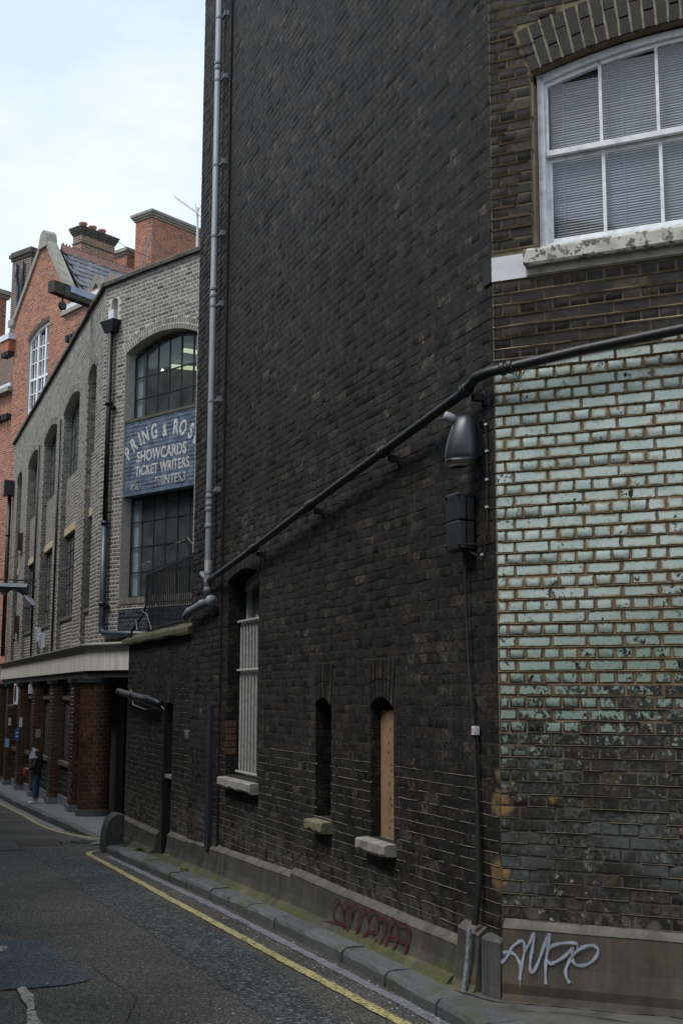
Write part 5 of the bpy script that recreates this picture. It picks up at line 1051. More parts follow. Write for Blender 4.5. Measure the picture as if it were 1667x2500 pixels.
sweep('fascia', [(-.05, 2.12), (.17, 2.12), (.17, 2.48), (.19, 2.55), (.26, 2.62), (-.05, 2.63)], m_fascia, gb)['label'] = 'dirty cream fascia board over the ground floor'
sweep('lead_flashing', [(-.05, 2.631), (.28, 2.622), (.28, 2.645), (-.05, 2.70)], plain('pale_flashing', (.30, .29, .26), .8, .4, 6), gb)
sweep('beam', [(-.3, 1.98), (.12, 1.98), (.12, 2.118), (-.3, 2.118)], m_flat, gb)
# ground floor: brown glazed piers, windows, grilles
def pier(fr, s0, s1, o0, o1, zb, zt, big=False):
    p = MB().box(fr, s0+.01, s1-.01, o0+.01, o1-.01, zb, zt).build('pier', m_mglz, gb)
    fs = fr.n
    emit(lay(s0, s1, zb+.14, zt-.12, .083, .24, 'flemish', joint=.012), fr, m_glaz_dark, p, 0, o1-.01, proud=.010, jit=.001)
    F = Fr(fr.pt(s0, 0)[:2], fr.ang-90 if False else fr.ang+90)   # side facing down the street towards the camera
    mb = MB()
    for (a, b, c, d) in lay(o0, o1, zb+.14, zt-.12, .083, .24, 'flemish', joint=.012):
        e = .003+rs.uniform(0, .002); mb.add([fr.pt(s0+.01, a, c), fr.pt(s0+.01, b, c), fr.pt(s0+.01, b, d), fr.pt(s0+.01, a, d), fr.pt(s0-e, a+.003, c+.003), fr.pt(s0-e, b-.003, c+.003), fr.pt(s0-e, b-.003, d-.003), fr.pt(s0-e, a+.003, d-.003)], [(4, 5, 6, 7), (0, 1, 5, 4), (1, 2, 6, 5), (2, 3, 7, 6), (3, 0, 4, 7)])
    rnd_attr(mb.build('side_brickwork', m_glaz, p, kind='stuff'), 5)
    MB().box(fr, s0-.03, s1+.03, o0, o1+.03, zb-.3, zb+.13).build('pier_base', m_pave, p)
    MB().box(fr, s0-.05, s1+.05, o0, o1+.06, zt-.09, zt-.001).build('capital', m_flat, p); MB().box(fr, s0-.025, s1+.025, o0, o1+.03, zt-.14, zt-.09).build('capital', m_flat, p)
PS = [(1.20, 1.62), (4.42, 4.88), (7.92, 8.38), (11.2, 11.66), (14.55, 15.0), (17.0, 17.45)]
for a, b in PS: y = L.pt(a, .2)[1]; pier(L, a, b, -.25, .20, g(y)+.13, 1.98)
# the rounded corner pier
yb = g(24.6)+.11; ccx = Vector(A0)+(-(Vector(L.n)+Vector(G.n))*.5).normalized()*.12
pts = []
for t in range(19):
    a = t/18; v = Vector(L.n)*(1-a)+Vector(G.n)*a; pts.append(v)
cp_ = thing  # noqa
pc = Vector((Vector(A0)+Vector((-.02, .06, 0))).xy) if False else (Vector(A0)+Vector(G.d)*(-.20)+Vector(G.n)*(-.05)+Vector((-.08, 0))); pr = MB(); N_ = 28
def pier_out(r): return [pc+Vector((math.cos(t), math.sin(t)))*r for t in [2*math.pi*i/N_ for i in range(N_)]]
for z, r in ((yb-.2, .305), (1.98, .305)): pr.v += [(p.x, p.y, z) for p in pier_out(r)]
pr.f = [(i, (i+1) % N_, (i+1) % N_+N_, i+N_) for i in range(N_)]
cpier = pr.build('corner_pier', m_mglz, gb); cpier['label'] = 'rounded brown glazed brick pier at the warehouse corner'
rb = MB(); z = yb+.14; k = 0; nb = 13
while z < 1.84:
    for i in range(nb):
        t0 = 2*math.pi*(i+.5*(k % 2)+.045)/nb; t1 = 2*math.pi*(i+.5*(k % 2)+.955)/nb; r = .312+rs.uniform(0, .003); v = []
        for zz_ in (z+.008, z+.075):
            for q in range(4): t = t0+(t1-t0)*q/3; v.append((pc.x+r*math.cos(t), pc.y+r*math.sin(t), zz_))
        for zz_ in (z+.008, z+.075):
            for t in (t0, t1): v.append((pc.x+.300*math.cos(t), pc.y+.300*math.sin(t), zz_))
        rb.add(v, [(0, 1, 5, 4), (1, 2, 6, 5), (2, 3, 7, 6), (0, 4, 10, 8), (3, 9, 11, 7), (0, 8, 9, 3), (4, 7, 11, 10)])
    z += .083; k += 1
rnd_attr(rb.build('corner_brickwork', m_glaz, cpier, kind='stuff'), 7)
for z0, z1, r, m_ in ((yb-.3, yb+.13, .345, m_kerb), (1.88, 1.975, .37, m_flat), (1.83, 1.88, .34, m_flat)):
    q = MB()
    for z in (z0, z1): q.v += [(p.x, p.y, z) for p in pier_out(r)]
    q.f = [(i, (i+1) % N_, (i+1) % N_+N_, i+N_) for i in range(N_)]+[tuple(range(N_, 2*N_)), tuple(range(N_-1, -1, -1))]; q.build('pier_base' if z0 < 0 else 'capital', m_, cpier)
gback = MB().box(L, -.2, 17.6, -.62, -.55, -1.6, 2.6).build('ground_floor_wall', m_dark, gb)
MB().box(G, -9, -.2, -.75, -.68, -1.4, 2.6).build('ground_floor_wall', m_dark, gb)
gd = MB().box(G, -1.75, -.72, -.5, -.45, -1.0, 1.98).build('door', m_black, gb)
for z in (-.6, .1, .55, 1.25): MB().box(G, -1.65, -.8, -.449, -.42, z, z+.03).build('door_moulding', m_bluepipe, gd)
for k, (a, b) in enumerate([(1.66, 4.38), (4.92, 7.88), (8.42, 11.16), (11.70, 14.51), (15.04, 16.96)]):
    y = L.pt(a, 0)[1]; gz = g(y)+.13; zt = .13-.03*k
    MB().box(L, a, b, -.30, .03, zt-.09, zt).build('shopfront_sill', m_coping, gb)
    MB().box(L, a, b, -.30, .0, gz-.3, gz+.14).build('shopfront_plinth', m_pave, gb)
    gr = MB().box(L, a, b, -.20, -.14, gz+.1, zt-.09).build('grille', m_dark, gb)
    mb = MB(); n = int((b-a)/.11)
    for i in range(n+1): x = a+.03+(b-a-.06)*i/n; mb.box(L, x-.012, x+.012, -.06, -.04, gz+.14, zt-.1)
    for i in range(6): z = gz+.14+(zt-.1-gz-.14)*i/5; mb.box(L, a, b, -.07, -.035, z-.015, z+.015)
    mb.build('grille_bars', plain('worn_grey_green_bars', (.05, .055, .05), .6, .4, 12), gr)
    bars(L, gb, a, b, zt, 1.95, -.10, 3, 1, m_black, None, .08, m_glass, name='shop_window', back=plain('pale_roller_blind', (.34, .36, .36), .8, .1) if k in (0, 2) else m_dark)
    MB().box(L, a, b, -.12, -.03, 1.52, 1.60).build('transom', m_coping, gb)
# pipes, vents and boxes on the warehouse
hp = thing('drainpipe', 'black drainpipe with a hopper head beside the sign bay', 'drainpipe', G.pt(-.36, .1, 9.3))
MB().add([G.pt(-.58, .01, 9.36), G.pt(-.12, .01, 9.36), G.pt(-.12, .22, 9.36), G.pt(-.58, .22, 9.36), G.pt(-.50, .01, 9.12), G.pt(-.20, .01, 9.12), G.pt(-.22, .16, 9.12), G.pt(-.48, .16, 9.12)], [(0, 1, 2, 3), (4, 7, 6, 5), (0, 4, 5, 1), (1, 5, 6, 2), (2, 6, 7, 3), (3, 7, 4, 0)]).build('hopper', m_black, hp)
MB().tube([G.pt(-.36, .10, 9.14), G.pt(-.37, .10, 5.05)], .055, 12).build('pipe', m_black, hp, True)
MB().tube([G.pt(-.37, .10, 5.08), G.pt(-.37, .10, 3.05), G.pt(-.38, .10, 2.92), G.pt(-.46, .10, 2.86), G.pt(-.6, .10, 2.85), G.pt(-2.2, .10, 2.78)], .065, 12).build('pipe', m_bluepipe, hp, True)
for z in (7.6, 5.1, 3.45): MB().tube([G.pt(-.37, .10, z-.04), G.pt(-.37, .10, z+.04)], .078, 12).build('collar', m_black, hp, True)
for z in (7.5, 3.4): MB().box(G, -.52, -.36, .02, .10, z-.02, z+.02).build('bracket', m_black, hp)
MB().box(G, -.40, -.22, -.2, .08, 9.37, 9.62).build('slop_pipe', m_whitef, hp)
pipe_thing('thin_pipe', 'thin black pipe down the pier right of the third window bay', [L.pt(5.98, .05, 8.6), L.pt(5.98, .05, 2.66)], .03, m_black, group=None, cat='pipe')
pipe_thing('thin_pipe', 'thin black pipe down the pier between the two further bays', [L.pt(10.28, .05, 8.75), L.pt(10.28, .05, 2.66)], .03, m_black, cat='pipe')
fpipe = pipe_thing('drainpipe', 'black drainpipe with a box hopper at the far end of the warehouse', [L.pt(17.55, .12, 8.5), L.pt(17.55, .12, 2.9)], .07, m_black, [(L.pt(17.55, .12, z), L.pt(17.55, .12, z-1), 1.25) for z in (7.0, 5.2, 3.2)])
MB().box(L, 17.2, 17.7, .02, .35, 8.35, 8.85).build('hopper', m_black, fpipe)
for nm, s_, z, lab in (('vent_box', 13.95, 6.4, 'rusty brown metal vent box on the furthest pier, upper one'), ('vent_box', 13.95, 3.8, 'brown metal vent box low on the furthest pier')):
    t = MB(); t.box(L, s_, s_+.5, 0, .14, z-.25, z+.25); t.box(L, s_-.03, s_+.53, .14, .17, z-.28, z+.28); tag(t.build(nm, plain('rusty_brown_metal', (.06, .042, .034), .7, .3, 10)), lab, 'vent')
fl = thing('floodlight', 'pair of pale box floodlights low on the warehouse wall', 'floodlight', L.pt(8.3, 0, 3.1))
for s_, z in ((8.5, 3.22), (7.55, 3.02)):
    MB().box(L, s_, s_+.42, .02, .12, z-.16, z+.20).build('lamp_box', m_whitef, fl); MB().box(L, s_+.02, s_+.40, .121, .135, z-.13, z+.17).build('lamp_lens', m_pipe2, fl)
MB().tube([L.pt(8.55, .05, 3.1), L.pt(7.9, .05, 3.1)], .035, 8).build('conduit', m_whitef, fl)
fg = thing('flag', 'dark furled flag on a pole over the warehouse street side', 'flag', L.pt(9.87, 0, 4.79))
MB().tube([L.pt(9.87, 0, 4.79), L.pt(9.87, 2.2, 4.80)], .02, 8).build('flagpole', m_black, fg)
MB().tube([L.pt(9.87, .02, 4.60), L.pt(9.87, .35, 4.78)], .014, 6).build('stay', m_black, fg)
MB().box(L, 9.84, 9.90, .28, 1.9, 4.60, 4.70).build('header_band', m_whitef, fg)
mb = MB(); nu, nv = 22, 7
for i in range(nu+1):
    for j in range(nv+1):
        o_ = .22+1.7*i/nu; z = 4.66-.30*j/nv*(.75+.25*math.sin(i*.9))-(.03*math.sin(i*1.7)*j/nv); mb.v.append(L.pt(9.87+.05*math.sin(i*1.3+j*.8)*(j/nv), o_, z))
for i in range(nu):
    for j in range(nv): a = i*(nv+1)+j; mb.f.append((a, a+1, a+nv+2, a+nv+1))
mb.build('cloth', plain('aubergine_cloth', (.035, .030, .048), .8, .3, 8), fg, True)
mb = MB(); tl = [(.33, 4.40), (.22, 4.38), (.10, 4.28), (.02, 4.12), (.10, 4.10), (.22, 4.20), (.34, 4.34)]
mb.v = [L.pt(9.87+.02*math.sin(i), o_, z) for i, (o_, z) in enumerate(tl)]; mb.f = [tuple(range(7))]; mb.build('tail', plain('pale_lilac_cloth', (.42, .44, .56), .8, .15, 8), fg)
wr = MB().tube([L.pt(10.6, .1, 5.75), L.pt(9.9, 1.2, 5.2), L.pt(9.3, 2.4, 4.75)], .008, 4).build('overhead_wire', m_flat); tag(wr, 'thin dark wire running down from the warehouse wall past the flag', 'wire')
# hoist beam
hb = thing('hoist_beam', 'old timber hoist beam with a pulley sticking out over the parapet', 'hoist', L.pt(1.7, -.2, 10.4))
hA, hB = Vector((-6.384, 25.832, 0)), Vector((-5.654, 26.959, 0)); dv = (hB-hA).normalized(); HF = Fr((hA.x, hA.y), 0); HF.d = (dv.x, dv.y); HF.n = (-dv.y, dv.x)
MB().box(HF, 0, 1.8, -.10, .10, 10.38, 10.64).build('beam', m_timber, hb); MB().box(HF, .48, 1.8, -.115, .115, 10.50, 10.655).build('lead_sheet', m_lead, hb)
for x in (.30, .70): MB().box(HF, x, x+.14 if x < .5 else x+.07, -.112, .112, 10.37, 10.65 if x < .5 else 10.5).build('strap', m_black, hb)
MB().box(HF, .33, .37, -.015, .015, 10.18, 10.40).build('hanger', m_black, hb)
mb = MB(); c = Vector(HF.pt(.35, 0, 10.16)); nn = Vector((HF.n[0], HF.n[1], 0)); mb.tube([c-nn*.03, c-nn*.028, c-nn*.006, c+nn*.006, c+nn*.028, c+nn*.03], [.085, .10, .085, .085, .10, .085], 20); mb.build('pulley', m_black, hb)

# ------------------------------------------------------------------ person on the far pavement
px, py = -7.12, 29.3; pz = g(29.3)+.12
person = thing('person', 'long-haired person in a dark floral jacket, jeans and white shoes on the far pavement', 'person', (px, py, pz)); K = 1.24/1.65
def pp(x, y, z): return (px+x*K, py+y*K, pz+z*K)
def skin(name, joints, edges, mat, parent, sub=2, root=0):
    me = bpy.data.meshes.new(name); me.from_pydata([pp(*j[:3]) for j in joints], edges, []); o = link(name, me, parent); me.materials.append(mat)
    m = o.modifiers.new('s', 'SKIN'); m.use_smooth_shade = True
    for i, j in enumerate(joints): r = j[3]*K; ry = (j[4] if len(j) > 4 else j[3])*K; me.skin_vertices[0].data[i].radius = (r, ry)
    me.skin_vertices[0].data[root].use_root = True; s_ = o.modifiers.new('d', 'SUBSURF'); s_.levels = sub; s_.render_levels = sub
    dg = bpy.context.evaluated_depsgraph_get(); m2 = bpy.data.meshes.new_from_object(o.evaluated_get(dg)); o.modifiers.clear(); o.data = m2; return o
m_skin = plain('skin', (.40, .24, .17), .6, .1, 8)
# facing -X (towards the road); body one continuous figure
J = [(0, 0, .90, .11, .10), (0, 0, 1.12, .09, .085), (.0, 0, 1.33, .09, .08), (-.005, 0, 1.43, .05), (-.02, 0, 1.50, .055), (-.03, 0, 1.58, .085, .075), (-.02, 0, 1.64, .06),
     (0, .16, 1.36, .05), (-.06, .19, 1.12, .042), (-.24, .17, 1.06, .033), (-.30, .16, 1.06, .03),
     (0, -.16, 1.36, .05), (-.05, -.19, 1.11, .042), (-.25, -.13, 1.05, .033), (-.31, -.12, 1.05, .03),
     (0, .08, .84, .085), (.01, .08, .48, .06), (.02, .08, .10, .042), (-.10, .08, .04, .035),
     (0, -.08, .84, .085), (-.03, -.08, .48, .06), (-.03, -.08, .10, .042), (-.15, -.08, .04, .035)]
E = [(0, 1), (1, 2), (2, 3), (3, 4), (4, 5), (5, 6), (2, 7), (7, 8), (8, 9), (9, 10), (2, 11), (11, 12), (12, 13), (13, 14), (0, 15), (15, 16), (16, 17), (17, 18), (0, 19), (19, 20), (20, 21), (21, 22)]
body = skin('body', J, E, m_skin, person)
m_jean = plain('blue_jeans', (.035, .085, .16), .85, .3, 20)
skin('jeans', [(0, 0, .88, .14, .13), (0, .08, .80, .095), (.01, .08, .48, .072), (.02, .08, .13, .055), (0, -.08, .80, .095), (-.03, -.08, .48, .072), (-.03, -.08, .13, .055)], [(0, 1), (1, 2), (2, 3), (0, 4), (4, 5), (5, 6)], m_jean, person)
fm = N('floral_jacket'); v_ = fm.voro(34); f2 = fm.noise(20, 3); cc_ = fm.mix(fm.math('MULTIPLY', fm.step(v_, .20, .12), fm.step(f2, .42, .5)), (.014, .012, .016), (.50, .42, .40)); m_jacket = fm.done(cc_, .7, .4)
skin('jacket', [(.01, 0, .74, .175, .15), (0, 0, .98, .155, .14), (0, 0, 1.18, .15, .14), (0, 0, 1.36, .13, .11), (-.005, 0, 1.43, .07), (0, .16, 1.36, .075), (-.06, .20, 1.12, .065), (-.22, .18, 1.07, .052), (0, -.16, 1.36, .075), (-.05, -.20, 1.11, .065), (-.22, -.14, 1.06, .052)], [(0, 1), (1, 2), (2, 3), (3, 4), (3, 5), (5, 6), (6, 7), (3, 8), (8, 9), (9, 10)], m_jacket, person)
skin('hair', [(.0, 0, 1.66, .07), (.015, 0, 1.59, .115, .10), (.05, 0, 1.48, .10, .11), (.085, 0, 1.32, .085, .11), (.11, 0, 1.15, .06, .09), (.115, 0, 1.05, .03)], [(0, 1), (1, 2), (2, 3), (3, 4), (4, 5)], plain('dark_brown_hair', (.016, .012, .010), .5, .4, 40), person)
m_shoe = plain('white_trainers', (.62, .62, .64), .6, .1, 10)
for x, y in ((.0, .08), (-.04, -.08)): skin('shoe', [(x+.03, y, .045, .045), (x-.06, y, .05, .048), (x-.16, y, .035, .036), (x-.2, y, .03, .02)], [(0, 1), (1, 2), (2, 3)], m_shoe, person)
for sg, (hx, hy) in ((1, (-.31, .16)), (-1, (-.32, -.12))):
    for q in range(4): skin('finger', [(hx, hy+(q-1.5)*.018, 1.06, .010), (hx-.04, hy+(q-1.5)*.018, 1.055-.004*q, .009), (hx-.065, hy+(q-1.5)*.017, 1.035, .008), (hx-.06, hy+(q-1.5)*.016, 1.01, .007)], [(0, 1), (1, 2), (2, 3)], m_skin, body, 1)
    skin('thumb', [(hx+.01, hy-sg*.03, 1.065, .011), (hx-.03, hy-sg*.045, 1.075, .010), (hx-.055, hy-sg*.035, 1.07, .008)], [(0, 1), (1, 2)], m_skin, body, 1)
eye = MB()
for sg in (-1, 1): c = Vector(pp(-.108, sg*.032, 1.575)); eye.tube([c+Vector((-.004, 0, 0)), c, c+Vector((.006, 0, 0))], [.003, .007, .007], 8)
eye.build('eyes', m_flat, person); skin('nose', [(-.105, 0, 1.565, .010), (-.125, 0, 1.545, .010), (-.112, 0, 1.538, .008)], [(0, 1), (1, 2)], m_skin, body, 1)
MB().box(Fr(pp(-.115, 0, 0)[:2], 0), -.018, .018, 0, .004, pz+1.515*K, pz+1.522*K).build('mouth', plain('lips', (.25, .08, .07)), person)
bag = MB(); c = pp(-.36, .02, 1.0); HFp = Fr(c[:2], 0); bag.box(HFp, -.06, .06, -.045, .045, c[2]-.10, c[2]+.07); tag(bag.build('pouch', plain('orange_red_leather', (.35, .065, .03), .5, .3, 12)), 'small orange red pouch held in front of the person', 'pouch')
sh = MB(); sh.add([L.pt(7.88, .27, .00), L.pt(7.88, .06, .00), L.pt(7.885, .09, .25), L.pt(7.885, .18, .28), L.pt(7.89, .27, .00), L.pt(7.89, .06, .00), L.pt(7.895, .09, .25), L.pt(7.895, .18, .28)], [(0, 1, 2, 3), (4, 7, 6, 5), (0, 4, 5, 1), (1, 5, 6, 2), (2, 6, 7, 3), (3, 7, 4, 0)])
tag(sh.build('paper_notice', plain('white_paper', (.60, .66, .78), .6, .1, 30)), 'white paper notice on the brown pier behind the person', 'notice')
# entry panel and small signs on the piers
ep = thing('entry_panel', 'silver door entry panel on a brown glazed pier above the person', 'intercom', L.pt(7.9, .05, .6))
MB().box(L, 7.885, 7.90, .0, .12, .54, .74).build('plate', m_alu, ep); MB().box(L, 7.878, 7.884, .02, .10, .68, .70).build('slot', m_flat, ep)
for k in range(3): MB().box(L, 7.878, 7.884, .02+k*.03, .04+k*.03, .58, .60).build('button', m_flat, ep)
for s_, o0, o1, z0, z1, m_, nm, lab, cat in (
    (11.18, .10, .19, .72, .98, m_whitef, 'notice', 'white notice plate above the small blue sign', 'notice'), (14.53, .06, .15, .68, .92, m_whitef, 'notice', 'white vertical notice on the furthest brown pier', 'notice'),
    (14.53, .10, .22, .02, .28, plain('pale_blue_plate', (.35, .5, .68), .5, .1), 'notice', 'pale blue notice low on the furthest brown pier', 'notice'),
    (8.34, .21, .235, 1.66, 1.90, m_whitef, 'alarm_box', 'pale box under the fascia near the top of a brown pier', 'box')):
    if nm == 'alarm_box': b_ = MB().box(L, s_-.2, s_, .21, .30, z0, z1)
    elif o0 > .2: b_ = MB().box(L, s_+.1, s_+.3, o0, o1, z0, z1)
    else: b_ = MB().box(L, s_-.012, s_, o0, o1, z0, z1)
    tag(b_.build(nm, m_), lab, cat)
bs = MB().box(L, 11.10, 11.19, .19, .30, .37, .66).build('hanging_sign', plain('bright_blue_sign', (.02, .12, .42), .5, .1)); tag(bs, 'small bright blue sign on the brown pier left of the person', 'sign')
for z in (.54, .44): MB().box(L, 11.095, 11.099, .21, .28, z, z+.04).build('sign_mark', m_whitef, bs)
cn = thing('canopy_box', 'white boxed sign over a doorway at the far end of the warehouse', 'sign', L.pt(12.5, .1, 1.6))
MB().box(L, 12.0, 13.6, .0, .12, 1.35, 1.96).build('sign_box', m_whitef, cn); MB().box(L, 12.9, 13.3, .121, .14, 1.45, 1.9).build('sign_panel', plain('maroon_panel', (.08, .025, .025)), cn); MB().box(L, 11.9, 13.8, .0, .30, 1.29, 1.345).build('shelf', m_coping, cn)

# ------------------------------------------------------------------ red brick buildings beyond
rb_ = thing('gabled_building', 'red brick building with a stone-edged gable and a tall white window', 'building', R.pt(-3, 0, g(47)))
GA = (-2.15, 20.25); GL_, GR_ = (.36, 17.35), (-4.38, 17.35)
HR = [(-4.30, -1.0, 12.6, 16.10, .52, .22)]
S1_ = -3.06
def in_gable(s_, z):
    if z < 17.3: return -7.6 < s_ < .36 and (s_ > -4.4 or z < 16.2)
    t = (z-17.35)/(GA[1]-17.35)
    return GR_[0]+(GA[0]-GR_[0])*t < s_ < GL_[0]+(GA[0]-GL_[0])*t
mb = wall(MB(), R, -4.4, .36, -2.2, 17.35, HR); mb.quad(R.pt(-7.6, 0, -2.2), R.pt(-4.4, 0, -2.2), R.pt(-4.4, 0, 16.2), R.pt(-7.6, 0, 16.2))
mb.add([R.pt(*p[:1], 0, p[1]) for p in (GL_, GR_, GA)], [(0, 1, 2)]); mb.quad(R.pt(.36, 0, -2.2), R.pt(.36, -6, -2.2), R.pt(.36, -6, 17.35), R.pt(.36, 0, 17.35)); mb.quad(R.pt(-7.6, 0, -2.2), R.pt(-7.6, -6, -2.2), R.pt(-7.6, -6, 17.35), R.pt(-7.6, 0, 17.35))
rw = mb.build('wall', m_mred, rb_)
emit(lay(-7.6, .36, 2, 20.3, .098, .28, 'flemish', HR, .22, region=in_gable, joint=.016), R, m_red, rw, 300, 0., jit=.0014, proud=.003)
va = voussoirs(MB(), R, -4.30, -1.0, 16.10, .52, .20, 40, 0., .03, gap=.12); rnd_attr(va.build('brick_arch', m_brown, rb_, kind='stuff'))
def strip(p, q, w0, w1, o0, o1, name, mat, parent, nst=6):
    for i in range(nst):
        a, b = [tuple(p[k]+(q[k]-p[k])*t for k in (0, 1)) for t in ((i+.01)/nst, (i+.99)/nst)]; d = Vector((q[0]-p[0], q[1]-p[1])).normalized(); nn = Vector((-d.y, d.x)); 
        if nn.y < 0: nn = -nn
        sz = [(a[0]+nn.x*w0, a[1]+nn.y*w0), (b[0]+nn.x*w0, b[1]+nn.y*w0), (b[0]+nn.x*w1, b[1]+nn.y*w1), (a[0]+nn.x*w1, a[1]+nn.y*w1)]
        MB().frprism(R, sz, o0, o1).build(name, mat, parent)
strip(GL_, (GA[0]+.1, GA[1]-.1), -.03, .17, -.34, .09, 'coping_stone', m_gstone, rb_); strip(GR_, (GA[0]-.1, GA[1]-.1), -.03, .17, -.34, .09, 'coping_stone', m_gstone, rb_)
MB().frprism(R, [(GA[0]-.42, GA[1]-.38), (GA[0]+.40, GA[1]-.38), (GA[0]+.26, GA[1]+.18), (GA[0]+.10, GA[1]+.34), (GA[0]-.12, GA[1]+.34), (GA[0]-.28, GA[1]+.18)], -.36, .12).build('apex_stone', m_gstone, rb_)
MB().box(R, .3, .85, -.9, .12, 17.15, 17.45).build('kneeler_stone', m_gstone, rb_)
# white arched window
MB().box(R, -7.6, S1_, 0, .10, 2, 16.9).build('wall', m_mred, rb_); emit(lay(-7.6, S1_, 10, 16.9, .098, .28, 'flemish', joint=.016), R, m_red, rb_, 0, .10, jit=.0015, proud=.003)
rwi = MB().box(R, -4.29, -1.01, -.30, -.26, 12.6, 16.6).build('window', plain('reflecting_dark_pane', (.10, .12, .15), .15, .2), rb_); rwi['label'] = 'tall white framed arched window in the red brick wall'
fr_ = MB()
for x, w in ((-1.06, .10), (-1.72, .13), (-2.38, .13), (-3.02, .10)): fr_.box(R, x-w/2, x+w/2, -.20, -.10, 12.6, interp(arc_pts(-4.30, -1.0, 16.08, .51, 12), x))
ap = arc_pts(-4.30, -1.0, 16.10, .52, 12)
for p, q in zip(ap, ap[1:]): fr_.frprism(R, [p, q, (q[0], q[1]-.12), (p[0], p[1]-.12)], -.20, -.08)
for z in (13.2, 14.45): fr_.box(R, -4.29, -1.01, -.20, -.11, z-.05, z+.05)
for z in (13.85, 15.15, 15.75): fr_.box(R, -4.29, -1.01, -.19, -.13, z-.02, z+.02)
for x in (-1.38, -2.05, -2.70): fr_.box(R, x-.02, x+.02, -.19, -.13, 12.6, 16.2)
fr_.build('window_frame', m_white, rwi)
# right-hand pier with pale cap, corbels
MB().box(R, -8.0, -4.78, -.02, .30, 2, 16.25).build('pier', m_mred, rb_); emit(lay(-8.0, -4.78, 12, 16.2, .098, .28, 'flemish', joint=.016), R, m_red, rb_, 0, .30, jit=.0014, proud=.003)
MB().box(R, -8.0, -4.62, .0, .45, 16.25, 16.42).build('cap_stone', m_gstone, rb_); MB().box(R, -8.0, -4.70, .0, .40, 16.42, 16.62).build('cap_stone', m_whitef, rb_)
for k in range(3): MB().box(R, -5.9+k*.3, -5.72+k*.3, .30, .45, 15.1, 15.35).build('corbel', m_flat, rb_)
MB().box(R, .30, 1.05, -.2, .28, 16.0, 16.5).build('corbel_block', m_red, rb_); MB().box(R, .22, 1.2, -.2, .34, 16.5, 16.75).build('cap_stone', m_whitef, rb_)
for k in range(4): MB().box(R, .32+k*.19, .44+k*.19, .0, .30, 15.80, 16.0).build('corbel', m_flat, rb_)
# slate roof behind the gable, running away to the right
RD = Vector((math.sin(math.radians(39)), math.cos(math.radians(39)), 0)); ra = Vector(R.pt(GA[0], -.8, 20.05)); re = Vector(R.pt(GR_[0]-.35, -.8, 16.9))
ra0 = ra - RD*.1; sl = (re-ra); slope = sl.length; dn = sl.normalized(); nrm = RD.cross(dn).normalized(); nrm = nrm if nrm.z > 0 else -nrm
mb = MB(); q = [ra0, ra0+RD*9, ra0+RD*9+sl, ra0+sl]; mb.add([tuple(v-nrm*.03) for v in q], [(0, 1, 2, 3)]); ll = Vector(R.pt(.9, -.8, 16.9)); mb.add([tuple(v) for v in (ra0, ra0+RD*9, ll+RD*9, ll)], [(0, 1, 2, 3)]); roof = mb.build('roof', m_slate, rb_)
nrow = 11; scnt = 0; sm = {}
for r_ in range(nrow):
    u = .02+(r_ % 2)*.16
    while u < 8.6 and scnt < 300:
        key = rs.randint(4)
        if key not in sm:
            h = slope/nrow*1.08; w = .31; k = .004*key
            me = bpy.data.meshes.new('slate'); me.from_pydata([(0, 0, .012), (w, 0, .012+k), (w, h, .030+k), (0, h, .034), (0, 0, 0), (w, 0, 0), (w, h, .01), (0, h, .01)], [], [(0, 1, 2, 3), (3, 2, 6, 7), (0, 3, 7, 4), (1, 5, 6, 2)]); me.materials.append(m_slate); sm[key] = me
        o = bpy.data.objects.new('slate', sm[key]); COL.objects.link(o); o.parent = roof; p = ra0+RD*u+dn*(slope*r_/nrow); M = Matrix.Identity(4)
        for c_i, vv_ in enumerate((RD, dn, nrm, p)):
            for r_i in range(3): M[r_i][c_i] = vv_[r_i]
        o.matrix_basis = M; u += .325; scnt += 1
for i in range(18): a = ra0+RD*(i*.5); MB().prism([tuple(a+Vector((0, 0, .18))), tuple(a+dn*.34+nrm*.05), tuple(a+dn*.34), tuple(a)], tuple(RD*.48)).build('ridge_tile', m_ridge, roof)
for i in range(50):
    a = ra0+RD*(.05+i*.17)+Vector((0, 0, .16)); mb = MB(); mb.add([tuple(a), tuple(a+RD*.15), tuple(a+RD*.075+Vector((0, 0, .13))), tuple(a+nrm*.02), ], [(0, 1, 2), (0, 2, 3), (1, 3, 2)])
    if i < 22 or i > 40: mb.build('ridge_crest', m_ridge, roof)
sdm = MB(); a = Vector(R.pt(-4.95, -.4, 17.25)); sdm.prism([tuple(a), tuple(a+Vector((.9, 0, -.05))), tuple(a+Vector((.42, 0, .85)))], (.5, .6, 0)); sdm.build('small_gablet', m_gstone, rb_)
MB().prism([tuple(a+Vector((.25, -.02, .02))), tuple(a+Vector((.68, -.02, 0))), tuple(a+Vector((.44, -.02, .50)))], (0, .01, 0)).build('gablet_face', m_flat, rb_)
def rfr(x, Y): return Fr((x, Y), -39)
def stack(fr, w, v, z0, z1, mat, parent, cap, capm, name='chimney', course=.098, lab=None, nobj=0):
    b = MB().box(fr, 0, w, 0, v, z0, z1).build(name, m_mred if mat is m_red else m_mgrey, parent)
    if lab: b['label'] = lab
    B = Fr(fr.o, fr.ang); B.n = (-fr.n[0], -fr.n[1]); emit(lay(0, w, z0, z1, course, .28, 'flemish', joint=.016), B, mat, b, nobj, 0., jit=.0014, proud=.003)
    S_ = Fr(fr.o, fr.ang); S_.d = fr.n; S_.n = (-fr.d[0], -fr.d[1]); emit(lay(0, v, z0, z1, course, .28, 'flemish', joint=.016), S_, mat, b, 0, 0., jit=.0014, proud=.003)
    for z, e, h in cap: MB().box(fr, -e, w+e, -e, v+e, z, z+h).build('cap', capm, b)
    return b
ch = thing('chimney_stack', 'brick chimney stack with three terracotta pots behind the slate roof', 'chimney', (-11.2, 50, 20)); F1 = rfr(-11.16, 50.)
